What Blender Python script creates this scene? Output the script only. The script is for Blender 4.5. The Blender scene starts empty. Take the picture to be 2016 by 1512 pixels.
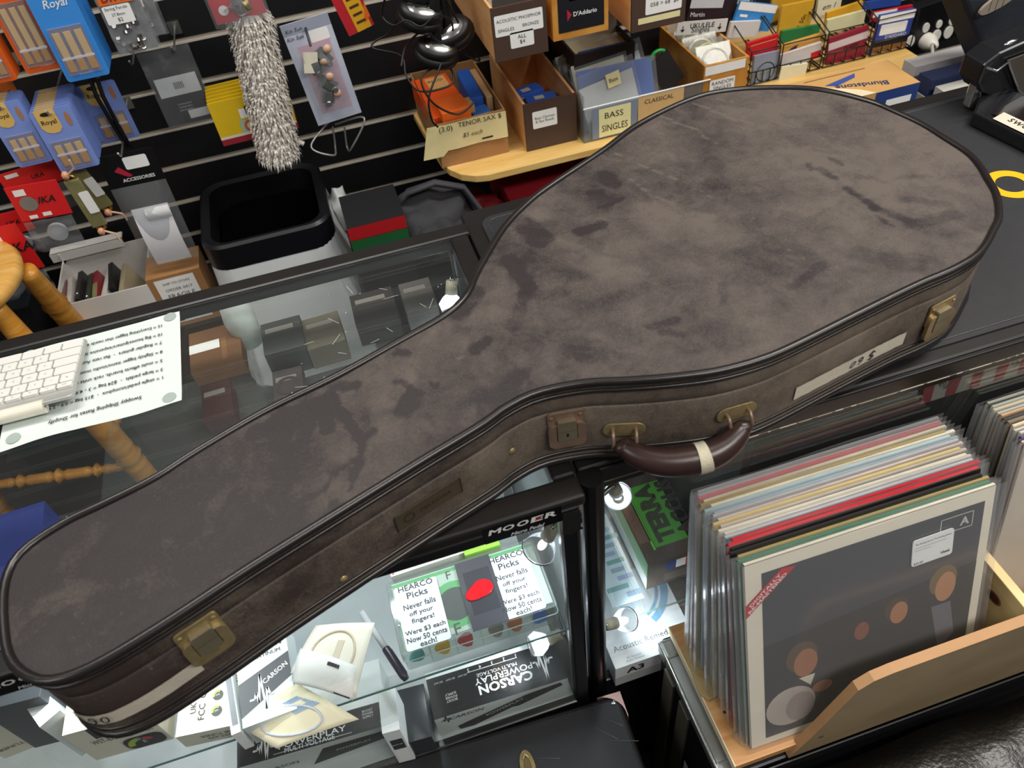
import bpy, bmesh, math, random
from mathutils import Vector, Matrix, noise
V = Vector
C = bpy.context.scene.collection
rnd = random.Random(7)
ZT, CAMZ, FPX = 0.95, 1.61, 1550.0          # counter height, eye height, focal length in px of the 2016 wide frame
RC = Matrix(((0.95310716, -0.28828407, -0.09208172), (-0.2714622, -0.67990728, -0.68120068), (0.13377227, 0.67425395, -0.72628272)))
EYE = V((0, 0, CAMZ))
XA, YA, ZA = V((1, 0, 0)), V((0, 1, 0)), V((0, 0, 1))

# --- measuring helpers: where a sight line meets a known plane of the shop -------------------------
def ray(x, y): return RC.transposed() @ V((x - 1008, y - 756, FPX))
def onz(x, y, z):
    d = ray(x, y); return EYE + d * ((z - CAMZ) / d.z)
def ony(x, y, Y):
    d = ray(x, y); return EYE + d * (Y / d.y)
def onp(x, y, p, n):
    d = ray(x, y); return EYE + d * (((p - EYE) @ n) / (d @ n))
def proj(P):
    v = RC @ (V(P) - EYE); return v.x / v.z * FPX + 1008, v.y / v.z * FPX + 756

# --- materials ------------------------------------------------------------------------------------
def lin(h):
    h = h.lstrip('#'); o = []
    for i in (0, 2, 4):
        c = int(h[i:i + 2], 16) / 255
        o.append(c / 12.92 if c <= .04045 else ((c + .055) / 1.055) ** 2.4)
    return (o[0], o[1], o[2], 1)
MATS = {}
def mat(h, rough=.5, metal=0., var=.06, scale=40., spec=.5, bump=0., coat=0., name=None):
    """plain procedural surface: colour with a faint noise mottle and optional grain bump"""
    key = (h, rough, metal, var, scale, spec, bump, coat)
    if key in MATS: return MATS[key]
    m = bpy.data.materials.new(name or 'surface_' + h.lstrip('#')); m.use_nodes = True
    nt = m.node_tree; b = nt.nodes['Principled BSDF']; c = lin(h)
    b.inputs['Roughness'].default_value = rough; b.inputs['Metallic'].default_value = metal
    b.inputs['Specular IOR Level'].default_value = spec; b.inputs['Coat Weight'].default_value = coat
    tc = nt.nodes.new('ShaderNodeTexCoord'); n = nt.nodes.new('ShaderNodeTexNoise')
    n.inputs['Scale'].default_value = scale; n.inputs['Detail'].default_value = 4
    nt.links.new(tc.outputs['Object'], n.inputs['Vector'])
    mx = nt.nodes.new('ShaderNodeMix'); mx.data_type = 'RGBA'
    mx.inputs[6].default_value = tuple(max(0, k * (1 - var * 1.6)) for k in c[:3]) + (1,)
    mx.inputs[7].default_value = tuple(min(1, k * (1 + var * 1.6)) for k in c[:3]) + (1,)
    nt.links.new(n.outputs['Fac'], mx.inputs[0]); nt.links.new(mx.outputs[2], b.inputs['Base Color'])
    if bump:
        n2 = nt.nodes.new('ShaderNodeTexNoise'); n2.inputs['Scale'].default_value = scale * 6
        nt.links.new(tc.outputs['Object'], n2.inputs['Vector'])
        bp = nt.nodes.new('ShaderNodeBump'); bp.inputs['Strength'].default_value = bump; bp.inputs['Distance'].default_value = .002
        nt.links.new(n2.outputs['Fac'], bp.inputs['Height']); nt.links.new(bp.outputs['Normal'], b.inputs['Normal'])
    MATS[key] = m; return m
def wood(h1, h2, rough=.4, scale=(3, 40, 40), name='wood'):
    key = ('w', h1, h2, rough, scale)
    if key in MATS: return MATS[key]
    m = bpy.data.materials.new(name); m.use_nodes = True; nt = m.node_tree; b = nt.nodes['Principled BSDF']
    b.inputs['Roughness'].default_value = rough
    tc = nt.nodes.new('ShaderNodeTexCoord'); mp = nt.nodes.new('ShaderNodeMapping'); mp.inputs['Scale'].default_value = scale
    n = nt.nodes.new('ShaderNodeTexNoise'); n.inputs['Scale'].default_value = 2; n.inputs['Detail'].default_value = 6; n.inputs['Distortion'].default_value = .6
    r = nt.nodes.new('ShaderNodeValToRGB'); r.color_ramp.elements[0].color = lin(h1); r.color_ramp.elements[1].color = lin(h2)
    r.color_ramp.elements[0].position = .35; r.color_ramp.elements[1].position = .65
    L = nt.links.new
    L(tc.outputs['Object'], mp.inputs['Vector']); L(mp.outputs['Vector'], n.inputs['Vector']); L(n.outputs['Fac'], r.inputs['Fac']); L(r.outputs['Color'], b.inputs['Base Color'])
    MATS[key] = m; return m
def clear(tint='FFFFFF', alpha=.08, rough=.05, haze='FFFFFF', ior=1.45, name='clear_plastic'):
    """thin clear sheet: lets light straight through, reflects by angle, with a little milky haze"""
    key = ('c', tint, alpha, rough, haze, ior)
    if key in MATS: return MATS[key]
    m = bpy.data.materials.new(name); m.use_nodes = True; nt = m.node_tree
    for n in list(nt.nodes): nt.nodes.remove(n)
    out = nt.nodes.new('ShaderNodeOutputMaterial'); tr = nt.nodes.new('ShaderNodeBsdfTransparent'); tr.inputs[0].default_value = lin(tint)
    df = nt.nodes.new('ShaderNodeBsdfDiffuse'); df.inputs[0].default_value = lin(haze)
    gl = nt.nodes.new('ShaderNodeBsdfGlossy'); gl.inputs['Roughness'].default_value = rough
    lw = nt.nodes.new('ShaderNodeLayerWeight'); lw.inputs[0].default_value = .5
    p5 = nt.nodes.new('ShaderNodeMath'); p5.operation = 'POWER'; p5.inputs[1].default_value = 4.5; nt.links.new(lw.outputs['Facing'], p5.inputs[0])
    fr = nt.nodes.new('ShaderNodeMath'); fr.operation = 'MULTIPLY_ADD'; fr.inputs[1].default_value = .9; fr.inputs[2].default_value = (ior - 1) ** 2 / (ior + 1) ** 2; nt.links.new(p5.outputs[0], fr.inputs[0])
    m1 = nt.nodes.new('ShaderNodeMixShader'); m1.inputs[0].default_value = alpha
    m2 = nt.nodes.new('ShaderNodeMixShader'); L = nt.links.new
    L(tr.outputs[0], m1.inputs[1]); L(df.outputs[0], m1.inputs[2]); L(fr.outputs[0], m2.inputs[0]); L(m1.outputs[0], m2.inputs[1]); L(gl.outputs[0], m2.inputs[2]); L(m2.outputs[0], out.inputs[0])
    MATS[key] = m; return m
def glow(h, s, name='lamp_glow'):
    m = bpy.data.materials.new(name); m.use_nodes = True; b = m.node_tree.nodes['Principled BSDF']
    b.inputs['Base Color'].default_value = lin(h); b.inputs['Emission Color'].default_value = lin(h); b.inputs['Emission Strength'].default_value = s
    return m
INK = mat('17171A', .6); WHITE = mat('F2F1EE', .55); PAPER = mat('E9E6DC', .7, var=.03); LABEL = mat('F4F4F2', .5, var=.02)
BLACK = mat('0B0B0C', .45); CHROME = mat('D5D3CE', .18, 1); STEEL = mat('A9A8A4', .3, 1); GREY = mat('8B8C90', .55); RED = mat('C91524', .45)
CARTON = mat('A5784B', .75, bump=.1); CREAM = mat('E8DDA8', .7, var=.05)

# --- frames and mesh building -----------------------------------------------------------------------
def frame(o, u, v):
    u = V(u).normalized(); v = V(v); v = (v - u * (v @ u)).normalized(); n = u.cross(v)
    M = Matrix((u, v, n)).transposed().to_4x4(); M.translation = V(o); return M
def upright(o, ang=0.):                     # front face frame: u to the right, v up, n to the viewer
    return frame(o, V((math.cos(ang), math.sin(ang), 0)), ZA)
def flat(o, ang=0.):                        # lying frame: u right, v away, n up
    return frame(o, V((math.cos(ang), math.sin(ang), 0)), V((-math.sin(ang), math.cos(ang), 0)))
I4 = Matrix.Identity(4)
TXT = {}
def text_geo(s, bold):
    k = (s, bold)
    if k in TXT: return TXT[k]
    cu = bpy.data.curves.new('t', 'FONT'); cu.body = s; cu.size = 1; cu.offset = bold; cu.resolution_u = 2; cu.align_x = 'CENTER'; cu.space_line = .95
    ob = bpy.data.objects.new('t', cu); C.objects.link(ob)
    dg = bpy.context.evaluated_depsgraph_get(); me = bpy.data.meshes.new_from_object(ob.evaluated_get(dg))
    vs = [(v.co.x, v.co.y) for v in me.vertices]; fs = [tuple(p.vertices) for p in me.polygons]
    bpy.data.objects.remove(ob); bpy.data.curves.remove(cu); bpy.data.meshes.remove(me)
    if vs:
        x0, x1 = min(v[0] for v in vs), max(v[0] for v in vs); y0, y1 = min(v[1] for v in vs), max(v[1] for v in vs)
        vs = [(a - (x0 + x1) / 2, b - (y0 + y1) / 2) for a, b in vs]; wh = (x1 - x0, y1 - y0)
    else: wh = (1, 1)
    TXT[k] = (vs, fs, wh); return TXT[k]
class MB:
    def __init__(s): s.v = []; s.f = []; s.k = []; s.m = []; s.sm = []
    def mi(s, m):
        if m not in s.m: s.m.append(m)
        return s.m.index(m)
    def add(s, m, vs, fs, M=None, smooth=False):
        o = len(s.v); i = s.mi(m)
        s.v += [(M @ V(p) if M else V(p)) for p in vs]
        for f in fs: s.f.append(tuple(o + a for a in f)); s.k.append(i); s.sm.append(smooth)
        return s
    def box(s, m, x0, x1, y0, y1, z0, z1, M=None):
        vs = [(x, y, z) for z in (z0, z1) for y in (y0, y1) for x in (x0, x1)]
        return s.add(m, vs, [(0, 2, 3, 1), (4, 5, 7, 6), (0, 1, 5, 4), (2, 6, 7, 3), (0, 4, 6, 2), (1, 3, 7, 5)], M)
    def hexa(s, m, b, t):                    # b, t: four bottom and four top corners, same order, anticlockwise seen from above
        return s.add(m, list(b) + list(t), [(3, 2, 1, 0), (4, 5, 6, 7), (0, 1, 5, 4), (1, 2, 6, 5), (2, 3, 7, 6), (3, 0, 4, 7)])
    def poly(s, m, pts, M=None): return s.add(m, pts, [tuple(range(len(pts)))], M)
    def rect(s, m, M, x0, y0, x1, y1, z=.0004): return s.poly(m, [(x0, y0, z), (x1, y0, z), (x1, y1, z), (x0, y1, z)], M)
    def rrect(s, m, M, x0, y0, x1, y1, r, z=.0004, h=0, n=4):
        p = rr(x0, y0, x1, y1, r, n)
        return s.prism(m, p, M, z, z + h) if h else s.poly(m, [(a, b, z) for a, b in p], M)
    def prism(s, m, p2, M, z0, z1):
        n = len(p2); vs = [(a, b, z0) for a, b in p2] + [(a, b, z1) for a, b in p2]
        return s.add(m, vs, [tuple(reversed(range(n))), tuple(range(n, 2 * n))] + [(i, (i + 1) % n, n + (i + 1) % n, n + i) for i in range(n)], M)
    def disc(s, m, M, cx, cy, r, z=.0005, ry=None, n=24, r0=0, a0=0, a1=360):
        ry = ry or r; full = abs(a1 - a0) >= 360; N = n if full else n + 1
        A = [math.radians(a0 + (a1 - a0) * i / n) for i in range(N)]
        if r0:
            vs = [(cx + math.cos(a) * r, cy + math.sin(a) * ry, z) for a in A] + [(cx + math.cos(a) * r0, cy + math.sin(a) * ry * r0 / r, z) for a in A]
            return s.add(m, vs, [(i, (i + 1) % N, N + (i + 1) % N, N + i) for i in range(N if full else N - 1)], M)
        vs = [(cx + math.cos(a) * r, cy + math.sin(a) * ry, z) for a in A] + ([] if full else [(cx, cy, z)])
        return s.poly(m, vs, M)
    def cyl(s, m, M, r, h, n=20, r2=None, z0=0): return s.lathe(m, [(0, z0), (r, z0), (r if r2 is None else r2, z0 + h), (0, z0 + h)], M, n, False)
    def lathe(s, m, prof, M=None, n=20, smooth=True):
        vs = []; fs = []; P = len(prof)
        for i in range(n):
            a = 2 * math.pi * i / n
            for r, z in prof: vs.append((r * math.cos(a), r * math.sin(a), z))
        for i in range(n):
            j = (i + 1) % n
            for k in range(P - 1):
                a, b, c, d = i * P + k, j * P + k, j * P + k + 1, i * P + k + 1
                if prof[k][0] == 0: fs.append((a, c, d))
                elif prof[k + 1][0] == 0: fs.append((a, b, d))
                else: fs.append((a, b, c, d))
        return s.add(m, vs, fs, M, smooth)
    def tube(s, m, pts, r, n=8, closed=False, M=None, sx=1.):
        pts = [V(p) for p in pts]; N = len(pts); R = r if hasattr(r, '__len__') else [r] * N; vs = []; fs = []; up = None
        for i, p in enumerate(pts):
            t = (pts[(i + 1) % N] - pts[i - 1]) if closed else (pts[min(i + 1, N - 1)] - pts[max(i - 1, 0)])
            t = t.normalized() if t.length > 1e-9 else ZA
            if up is None: up = ZA if abs(t.z) < .9 else YA
            a = t.cross(up); a = a.normalized() if a.length > 1e-6 else t.orthogonal().normalized(); up = a.cross(t).normalized()
            for k in range(n):
                q = 2 * math.pi * k / n; vs.append(p + a * (math.cos(q) * R[i] * sx) + up * (math.sin(q) * R[i]))
        for i in range(N if closed else N - 1):
            j = (i + 1) % N
            for k in range(n): fs.append((i * n + k, j * n + k, j * n + (k + 1) % n, i * n + (k + 1) % n))
        s.add(m, vs, fs, M, True)
        if not closed: s.add(m, vs[:n], [tuple(range(n))], M); s.add(m, vs[-n:], [tuple(reversed(range(n)))], M)
        return s
    def grid(s, m, fn, nu, nv, smooth=True):
        vs = [fn(i / nu, j / nv) for j in range(nv + 1) for i in range(nu + 1)]
        return s.add(m, vs, [(j * (nu + 1) + i, j * (nu + 1) + i + 1, (j + 1) * (nu + 1) + i + 1, (j + 1) * (nu + 1) + i) for j in range(nv) for i in range(nu)], None, smooth)
    def blob(s, m, M, rx, ry, rz, nu=16, nv=10, wob=0., seed=0):
        vs = []; fs = []
        for j in range(nv + 1):
            t = math.pi * j / nv
            for i in range(nu):
                a = 2 * math.pi * i / nu; d = V((math.sin(t) * math.cos(a), math.sin(t) * math.sin(a), math.cos(t)))
                k = 1 + wob * noise.noise(d * 2.2 + V((seed, 0, 0))); vs.append((d.x * rx * k, d.y * ry * k, d.z * rz * k))
        for j in range(nv):
            for i in range(nu): fs.append((j * nu + i, (j + 1) * nu + i, (j + 1) * nu + (i + 1) % nu, j * nu + (i + 1) % nu))
        return s.add(m, vs, fs, M, True)
    def text(s, m, t, M, x, y, w=None, h=None, rot=0., z=.0008, bold=.0, shear=0., sx=1.):
        vs, fs, (tw, th) = text_geo(t, bold)
        k = (w / tw) if w else (h / th); kx = k * sx
        if w and h: kx, k = w / tw, h / th
        c, q = math.cos(rot), math.sin(rot); o = []
        for a, b in vs:
            a, b = a * kx + b * k * shear, b * k; o.append((x + a * c - b * q, y + a * q + b * c, z))
        return s.add(m, o, fs, M)
    def build(s, name, parent=None, bevel=0., seg=2, sub=0, at=None, solid=0., weld=False):
        me = bpy.data.meshes.new(name); inv = None; o = bpy.data.objects.new(name, me)
        if parent: inv = WM[parent.name].inverted()
        elif at is not None: inv = Matrix.Translation(V(at)).inverted(); o.location = V(at)
        me.from_pydata([tuple(inv @ p if inv else p) for p in s.v], [], s.f)
        for m in s.m: me.materials.append(m)
        me.polygons.foreach_set('material_index', s.k); me.polygons.foreach_set('use_smooth', s.sm); me.update()
        if weld:
            bm = bmesh.new(); bm.from_mesh(me); bmesh.ops.remove_doubles(bm, verts=bm.verts, dist=1e-5); bm.to_mesh(me); bm.free()
        C.objects.link(o)
        if parent: o.parent = parent
        WM[o.name] = (WM[parent.name] if parent else Matrix.Translation(V(at)) if at is not None else I4)
        if solid: q = o.modifiers.new('thick', 'SOLIDIFY'); q.thickness = solid; q.offset = 0
        if bevel: q = o.modifiers.new('edge', 'BEVEL'); q.width = bevel; q.segments = seg; q.limit_method = 'ANGLE'; q.angle_limit = math.radians(50)
        if sub: q = o.modifiers.new('smooth', 'SUBSURF'); q.levels = sub; q.render_levels = sub
        return o
WM = {}
def rr(x0, y0, x1, y1, r, n=4):
    P = []
    for cx, cy, a in ((x1 - r, y0 + r, -90), (x1 - r, y1 - r, 0), (x0 + r, y1 - r, 90), (x0 + r, y0 + r, 180)):
        for i in range(n + 1):
            t = math.radians(a + 90 * i / n); P.append((cx + r * math.cos(t), cy + r * math.sin(t)))
    return P
def tag(o, label, cat, group=None, kind=None):
    o['label'] = label; o['category'] = cat
    if group: o['group'] = group
    if kind: o['kind'] = kind
    return o
def thing(name, label, cat, M=None, group=None):
    o = bpy.data.objects.new(name, None); C.objects.link(o); o.empty_display_size = .02
    M = M or I4; o.matrix_world = M; WM[o.name] = M.copy(); return tag(o, label, cat, group)
def struct(o): o['kind'] = 'structure'; return o
def dup(root, M, label=None):
    """a copy of a thing together with copies of its parts and sub-parts"""
    r = root.copy(); C.objects.link(r); r.matrix_world = M; WM[r.name] = M.copy()
    if label: r['label'] = label
    for ch in list(root.children):
        c = ch.copy(); C.objects.link(c); c.parent = r; WM[c.name] = M.copy()
        for g in list(ch.children):
            d = g.copy(); C.objects.link(d); d.parent = c
    return r
def smooth_loop(P, n, closed=True):
    """evenly spaced Catmull-Rom points through P"""
    P = [V(p) for p in P]; N = len(P); out = []
    for i in range(N if closed else N - 1):
        g = lambda k: P[k % N] if closed else P[min(max(k, 0), N - 1)]
        a, b, c, d = g(i - 1), g(i), g(i + 1), g(i + 2)
        for j in range(12):
            t = j / 12; out.append(.5 * (2 * b + (c - a) * t + (2 * a - 5 * b + 4 * c - d) * t * t + (3 * b - a - 3 * c + d) * t ** 3))
    if not closed: out.append(P[-1])
    L = [0]
    for i in range(len(out) if closed else len(out) - 1): L.append(L[-1] + (out[(i + 1) % len(out)] - out[i]).length)
    res = []; k = 0
    for i in range(n):
        s = L[-1] * i / (n if closed else n - 1)
        while k < len(L) - 2 and L[k + 1] < s: k += 1
        t = (s - L[k]) / max(1e-9, L[k + 1] - L[k]); res.append(out[k % len(out)].lerp(out[(k + 1) % len(out)], min(1, t)))
    return res
ORD = ['first', 'second', 'third', 'fourth', 'fifth', 'sixth', 'seventh', 'eighth', 'ninth', 'tenth', 'eleventh', 'twelfth', 'thirteenth', 'fourteenth', 'fifteenth', 'sixteenth', 'seventeenth', 'eighteenth', 'nineteenth', 'twentieth', 'twenty-first', 'twenty-second', 'twenty-third', 'twenty-fourth', 'twenty-fifth']
# ================= camera, light, room shell =========================================================
sc = bpy.context.scene
cd = bpy.data.cameras.new('camera'); cam = bpy.data.objects.new('camera', cd); C.objects.link(cam)
cd.sensor_width = 36; cd.lens = FPX / 2016 * 36; cd.clip_start = .02
mw = Matrix((RC[0], -V(RC[1]), -V(RC[2]))).transposed().to_4x4(); mw.translation = EYE; cam.matrix_world = mw
cd.dof.use_dof = True; cd.dof.focus_distance = 1.12; cd.dof.aperture_fstop = 8.5
sc.camera = cam
sc.view_settings.view_transform = 'Standard'; sc.view_settings.look = 'None'; sc.view_settings.gamma = 1; sc.view_settings.exposure = 0
try: sc.cycles.transparent_max_bounces = 32; sc.cycles.max_bounces = 10
except Exception: pass
w = bpy.data.worlds.new('shop_air'); sc.world = w; w.use_nodes = True
w.node_tree.nodes['Background'].inputs[0].default_value = (.9, .95, 1, 1); w.node_tree.nodes['Background'].inputs[1].default_value = .12
def area(name, loc, sx, sy, watts, col=(1, .96, .9), target=None):
    l = bpy.data.lights.new(name, 'AREA'); l.shape = 'RECTANGLE'; l.size = sx; l.size_y = sy; l.energy = watts; l.color = col
    o = bpy.data.objects.new(name, l); C.objects.link(o); o.location = loc
    if target: o.rotation_euler = (V(target) - V(loc)).to_track_quat('-Z', 'Y').to_euler()
    return o
area('ceiling_panel_light', (-.4, 1.15, 2.75), 1.2, .35, 24)
area('ceiling_panel_light', (1.55, .75, 2.75), 1.2, .35, 32)
area('ceiling_panel_light', (.9, -.75, 2.75), 1.2, .35, 34)
area('ceiling_panel_light', (2.4, -.6, 2.75), 1.2, .35, 20)
area('ceiling_panel_light', (-1.8, -.4, 2.75), 1.2, .35, 16)

floor = MB(); floor.box(mat('2A2626', .6, scale=6), -2.5, 3.2, -1.6, 1.9, -.05, 0); struct(floor.build('floor'))
YW = 1.85
b = MB(); board = mat('0E0F13', .5, var=.15, scale=8); alu = mat('D2CABD', .4, .15, var=.08)
z0 = ony(588, 273, YW).z; PIT = (ony(531, 42, YW).z - ony(663, 389, YW).z) / 5
ks = range(-8, 18)
for k in ks:
    z = z0 + k * PIT
    b.box(board, -2.5, 3.2, YW, YW + .016, z + .0062, z + PIT - .0062)
    b.box(mat('08080A', .6), -2.5, 3.2, YW + .009, YW + .016, z - .0062, z + .0062)
    b.box(alu, -2.5, 3.2, YW + .001, YW + .0105, z - .0062, z - .0015)
    b.box(alu, -2.5, 3.2, YW + .005, YW + .0095, z - .0018, z + .0062)
b.box(board, -2.5, 3.2, YW + .016, YW + .03, 0, 2.8)
struct(b.build('wall_back'))
b = MB(); b.box(mat('77767A', .7, scale=4), -2.56, -2.5, -1.6, 1.88, 0, 2.8); struct(b.build('wall_left'))
SL = lambda k: z0 + k * PIT

# ================= the guitar case ====================================================================
ZL = 1.067
OUT = [(0,1278),(15,1315),(37,1335),(67,1348),(99,1349),(149,1335),(223,1298),(347,1221),(500,1120),(700,995),(840,908),(900,872),(960,835),(1000,806),(1060,777),(1149,759),(1238,754),(1327,747),(1417,735),(1500,713),(1568,685),(1714,612),(1814,563),(1888,531),(1938,498),(1967,449),(1976,424),(1970,382),(1952,350),(1938,327),(1913,300),(1863,268),(1820,242),(1764,216),(1714,196),(1615,173),(1516,169),(1428,175),(1354,193),(1254,241),(1180,295),(1083,359),(1034,396),(984,448),(934,530),(911,579),(870,617),(783,666),(658,735),(519,803),(380,884),(300,935),(200,985),(130,1018),(60,1062),(20,1100),(0,1145),(-6,1200)]
NO = 520
LOOP = smooth_loop([onz(x, y, ZL) for x, y in OUT], NO)
NRM = []
for i in range(NO):
    t = (LOOP[(i + 2) % NO] - LOOP[i - 2]).normalized(); NRM.append(V((t.y, -t.x, 0)))
def side(i, off, z):
    i = int(round(i)) % NO; p = LOOP[i] + NRM[i] * off; return V((p.x, p.y, z))
def side_at(px, py, off=-.002):
    """which point of the case's front side shows at this pixel: returns loop index and height"""
    best = None
    for i in range(0, 290):
        for k in range(0, 30):
            z = .952 + k * .004; q = proj(side(i, off, z)); d = (q[0] - px) ** 2 + (q[1] - py) ** 2
            if best is None or d < best[0]: best = (d, i, z)
    return best[1], best[2]
def side_frame(px, py, off=-.001):
    i, z = side_at(px, py, off); return frame(side(i, off, z), LOOP[(i + 4) % NO] - LOOP[i - 4], ZA), i, z
def vinyl(h1, h2, rough, attr=None, sc1=5., grain=.25, name='vinyl'):
    m = bpy.data.materials.new(name); m.use_nodes = True; nt = m.node_tree; b = nt.nodes['Principled BSDF']; L = nt.links.new
    b.inputs['Roughness'].default_value = rough; b.inputs['Specular IOR Level'].default_value = .35
    tc = nt.nodes.new('ShaderNodeTexCoord')
    def N(s, d=5, dist=0):
        n = nt.nodes.new('ShaderNodeTexNoise'); n.inputs['Scale'].default_value = s; n.inputs['Detail'].default_value = d; n.inputs['Distortion'].default_value = dist
        L(tc.outputs['Object'], n.inputs['Vector']); return n.outputs['Fac']
    def M(op, a, c):
        n = nt.nodes.new('ShaderNodeMath'); n.operation = op
        for i, q in enumerate((a, c)):
            if isinstance(q, (int, float)): n.inputs[i].default_value = q
            else: L(q, n.inputs[i])
        return n.outputs[0]
    f = M('ADD', M('MULTIPLY', N(sc1, 6, .5), .7), M('MULTIPLY', N(420, 2), .5)); f = M('ADD', f, M('MULTIPLY', N(38, 8, 1.2), .65)); f = M('SUBTRACT', f, .48); sp = M('MULTIPLY', M('GREATER_THAN', N(170, 3, 2.5), .655), .22); f = M('ADD', f, sp)
    if attr:
        a = nt.nodes.new('ShaderNodeVertexColor'); a.layer_name = attr; s = nt.nodes.new('ShaderNodeSeparateColor'); L(a.outputs['Color'], s.inputs[0])
        f = M('ADD', f, M('MULTIPLY', M('SUBTRACT', s.outputs[0], .5), 1.6))
    r = nt.nodes.new('ShaderNodeValToRGB'); r.color_ramp.elements[0].color = lin(h1); r.color_ramp.elements[1].color = lin(h2); r.color_ramp.elements[0].position = .15; r.color_ramp.elements[1].position = .85
    L(f, r.inputs[0]); L(r.outputs[0], b.inputs['Base Color'])
    bp = nt.nodes.new('ShaderNodeBump'); bp.inputs['Strength'].default_value = grain; bp.inputs['Distance'].default_value = .001
    L(N(900, 2), bp.inputs['Height']); L(bp.outputs[0], b.inputs['Normal'])
    L(M('ADD', M('MULTIPLY', f, .25), rough - .12), b.inputs['Roughness'])
    return m
TOPV = vinyl('2F292A', '5C534D', .62, 'dust', 9, name='dusty_brown_vinyl')
SIDEV = vinyl('413733', '796D60', .55, 'dust', 9, .15, name='brown_vinyl_side')
PIPE = mat('1F1A19', .3, var=.1, spec=.6); BRASS = mat('A8966C', .42, .6, var=.25, scale=120, bump=.15); COPPER = mat('937A68', .45, .55, var=.2, scale=90); LEATHER = mat('34221F', .3, spec=.6, bump=.08, scale=200, var=.1)
TAPE = mat('CFC6B4', .75, var=.08, scale=60, bump=.2)
case = thing('guitar_case', 'large worn brown dreadnought guitar case lying across both counters', 'guitar case', flat((.15, .6, ZT)))
def sweep(mb, m, prof, i0=0, i1=NO, closed=True, smooth=True):
    n = (i1 - i0); P = len(prof); N = n if closed else n + 1
    vs = [side(i0 + i, o, z) for i in range(N) for o, z in prof]
    fs = [(i * P + k, ((i + 1) % N) * P + k, ((i + 1) % N) * P + k + 1, i * P + k + 1) for i in range(n) for k in range(P - 1)]
    mb.add(m, vs, fs, None, smooth)
def paint(o, fn):
    me = o.data; a = me.color_attributes.new('dust', 'FLOAT_COLOR', 'POINT'); inv = WM[o.name]
    for i, v in enumerate(me.vertices):
        k = min(1, max(0, fn(inv @ v.co))); a.data[i].color = (k, k, k, 1)
def fbm(p, s, seed=0.): return noise.fractal(V(p) * s + V((seed, seed, 0)), 1., 2., 4)
# lower shell, lid band
mb = MB(); sweep(mb, SIDEV, [(-.05, .9505), (-.012, .9505), (-.005, .953), (-.004, .958), (-.0045, .964), (-.005, .975), (-.0045, 1.0), (-.005, 1.027), (-.0065, 1.0295), (-.012, 1.0295)])
mb.poly(SIDEV, [side(i, -.05, .9505) for i in reversed(range(NO))])
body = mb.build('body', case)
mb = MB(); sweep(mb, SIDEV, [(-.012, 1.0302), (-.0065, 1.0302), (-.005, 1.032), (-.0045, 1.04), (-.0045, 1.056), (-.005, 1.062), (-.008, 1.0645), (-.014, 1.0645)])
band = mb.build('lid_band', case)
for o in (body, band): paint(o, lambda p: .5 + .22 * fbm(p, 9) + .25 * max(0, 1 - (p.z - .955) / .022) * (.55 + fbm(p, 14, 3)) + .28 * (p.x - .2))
# lid top, with the wiped finger marks and scuffs in its dust
MARKS = [(545,830,640,790,44,-.4),(600,808,668,812,26,-.4),(560,800,562,858,20,-.4),(500,850,548,842,28,-.4),(530,850,536,874,12,-.35),(610,795,604,850,20,-.35),(622,790,645,842,22,-.4),(648,778,672,818,26,-.4),(655,760,700,757,20,-.35),(662,800,715,868,16,-.35),(715,868,692,960,15,-.35),(692,905,640,955,13,-.3),(640,955,560,1012,12,-.25),(735,845,705,882,13,-.3),(655,995,670,1003,26,-.25),(783,748,824,776,14,-.4),(846,750,858,758,12,-.35),(783,692,802,698,14,-.35),(935,688,956,668,26,-.35),(905,620,935,575,38,-.3),(1022,430,1065,470,46,-.3),(1005,510,1040,565,34,-.3),(1040,560,1010,640,26,-.22),(1143,455,1180,442,26,-.35),(1162,377,1182,377,14,-.35),(1195,345,1205,360,34,-.25),(1180,405,1230,388,7,-.3),(1590,322,1600,330,12,-.35),(1615,330,1642,348,17,-.4),(1630,310,1660,322,10,-.3),(1668,370,1725,408,17,-.38),(1725,408,1792,432,20,-.35),(1728,425,1760,442,10,-.3),(1690,345,1740,358,14,-.25),(1760,350,1830,345,16,-.2),(1780,390,1860,400,24,-.2),(1800,440,1880,420,36,-.22),(1690,500,1800,520,50,-.18),(1280,640,1330,628,24,-.25),(1300,650,1345,655,18,-.2),(1560,565,1620,520,22,-.18),(960,800,1020,740,40,-.15),(1120,690,1180,700,36,-.18),(40,1150,120,1060,60,-.25),(60,1290,110,1240,60,-.2),(250,1240,330,1180,50,-.2),(220,990,280,1010,40,-.2),(180,1130,190,1090,36,-.15),
 (1297,224,1372,256,4,.35),(1372,256,1412,284,4,.3),(1365,203,1452,236,5,.38),(1452,236,1492,245,4,.3),(1395,185,1440,200,4,.25),(1210,301,1330,350,3,.3),(1330,350,1402,384,3,.25),(1240,352,1292,384,3,.3),(1292,384,1330,400,3,.2),(1516,470,1580,505,3,.3),(905,705,910,706,9,.35),(760,790,800,740,34,.15),(80,1190,160,1160,46,.15),(1080,480,1180,520,60,.16),(1280,420,1420,460,90,.14),(1480,330,1700,300,110,.12),(1150,570,1240,540,60,.12),(870,660,1000,700,60,.1),(420,1000,470,960,40,.1)]
RM_ = random.Random(77)
for k in range(70):
    x0, y0 = RM_.uniform(20, 1900), RM_.uniform(180, 1330); an = RM_.uniform(0, 3.14); l_ = RM_.uniform(10, 60)
    MARKS.append((x0, y0, x0 + l_ * math.cos(an), y0 + l_ * math.sin(an) * .7, RM_.uniform(14, 38), RM_.choice((-.2, -.16, -.12, .10, .12)))) 
MW = []
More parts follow.
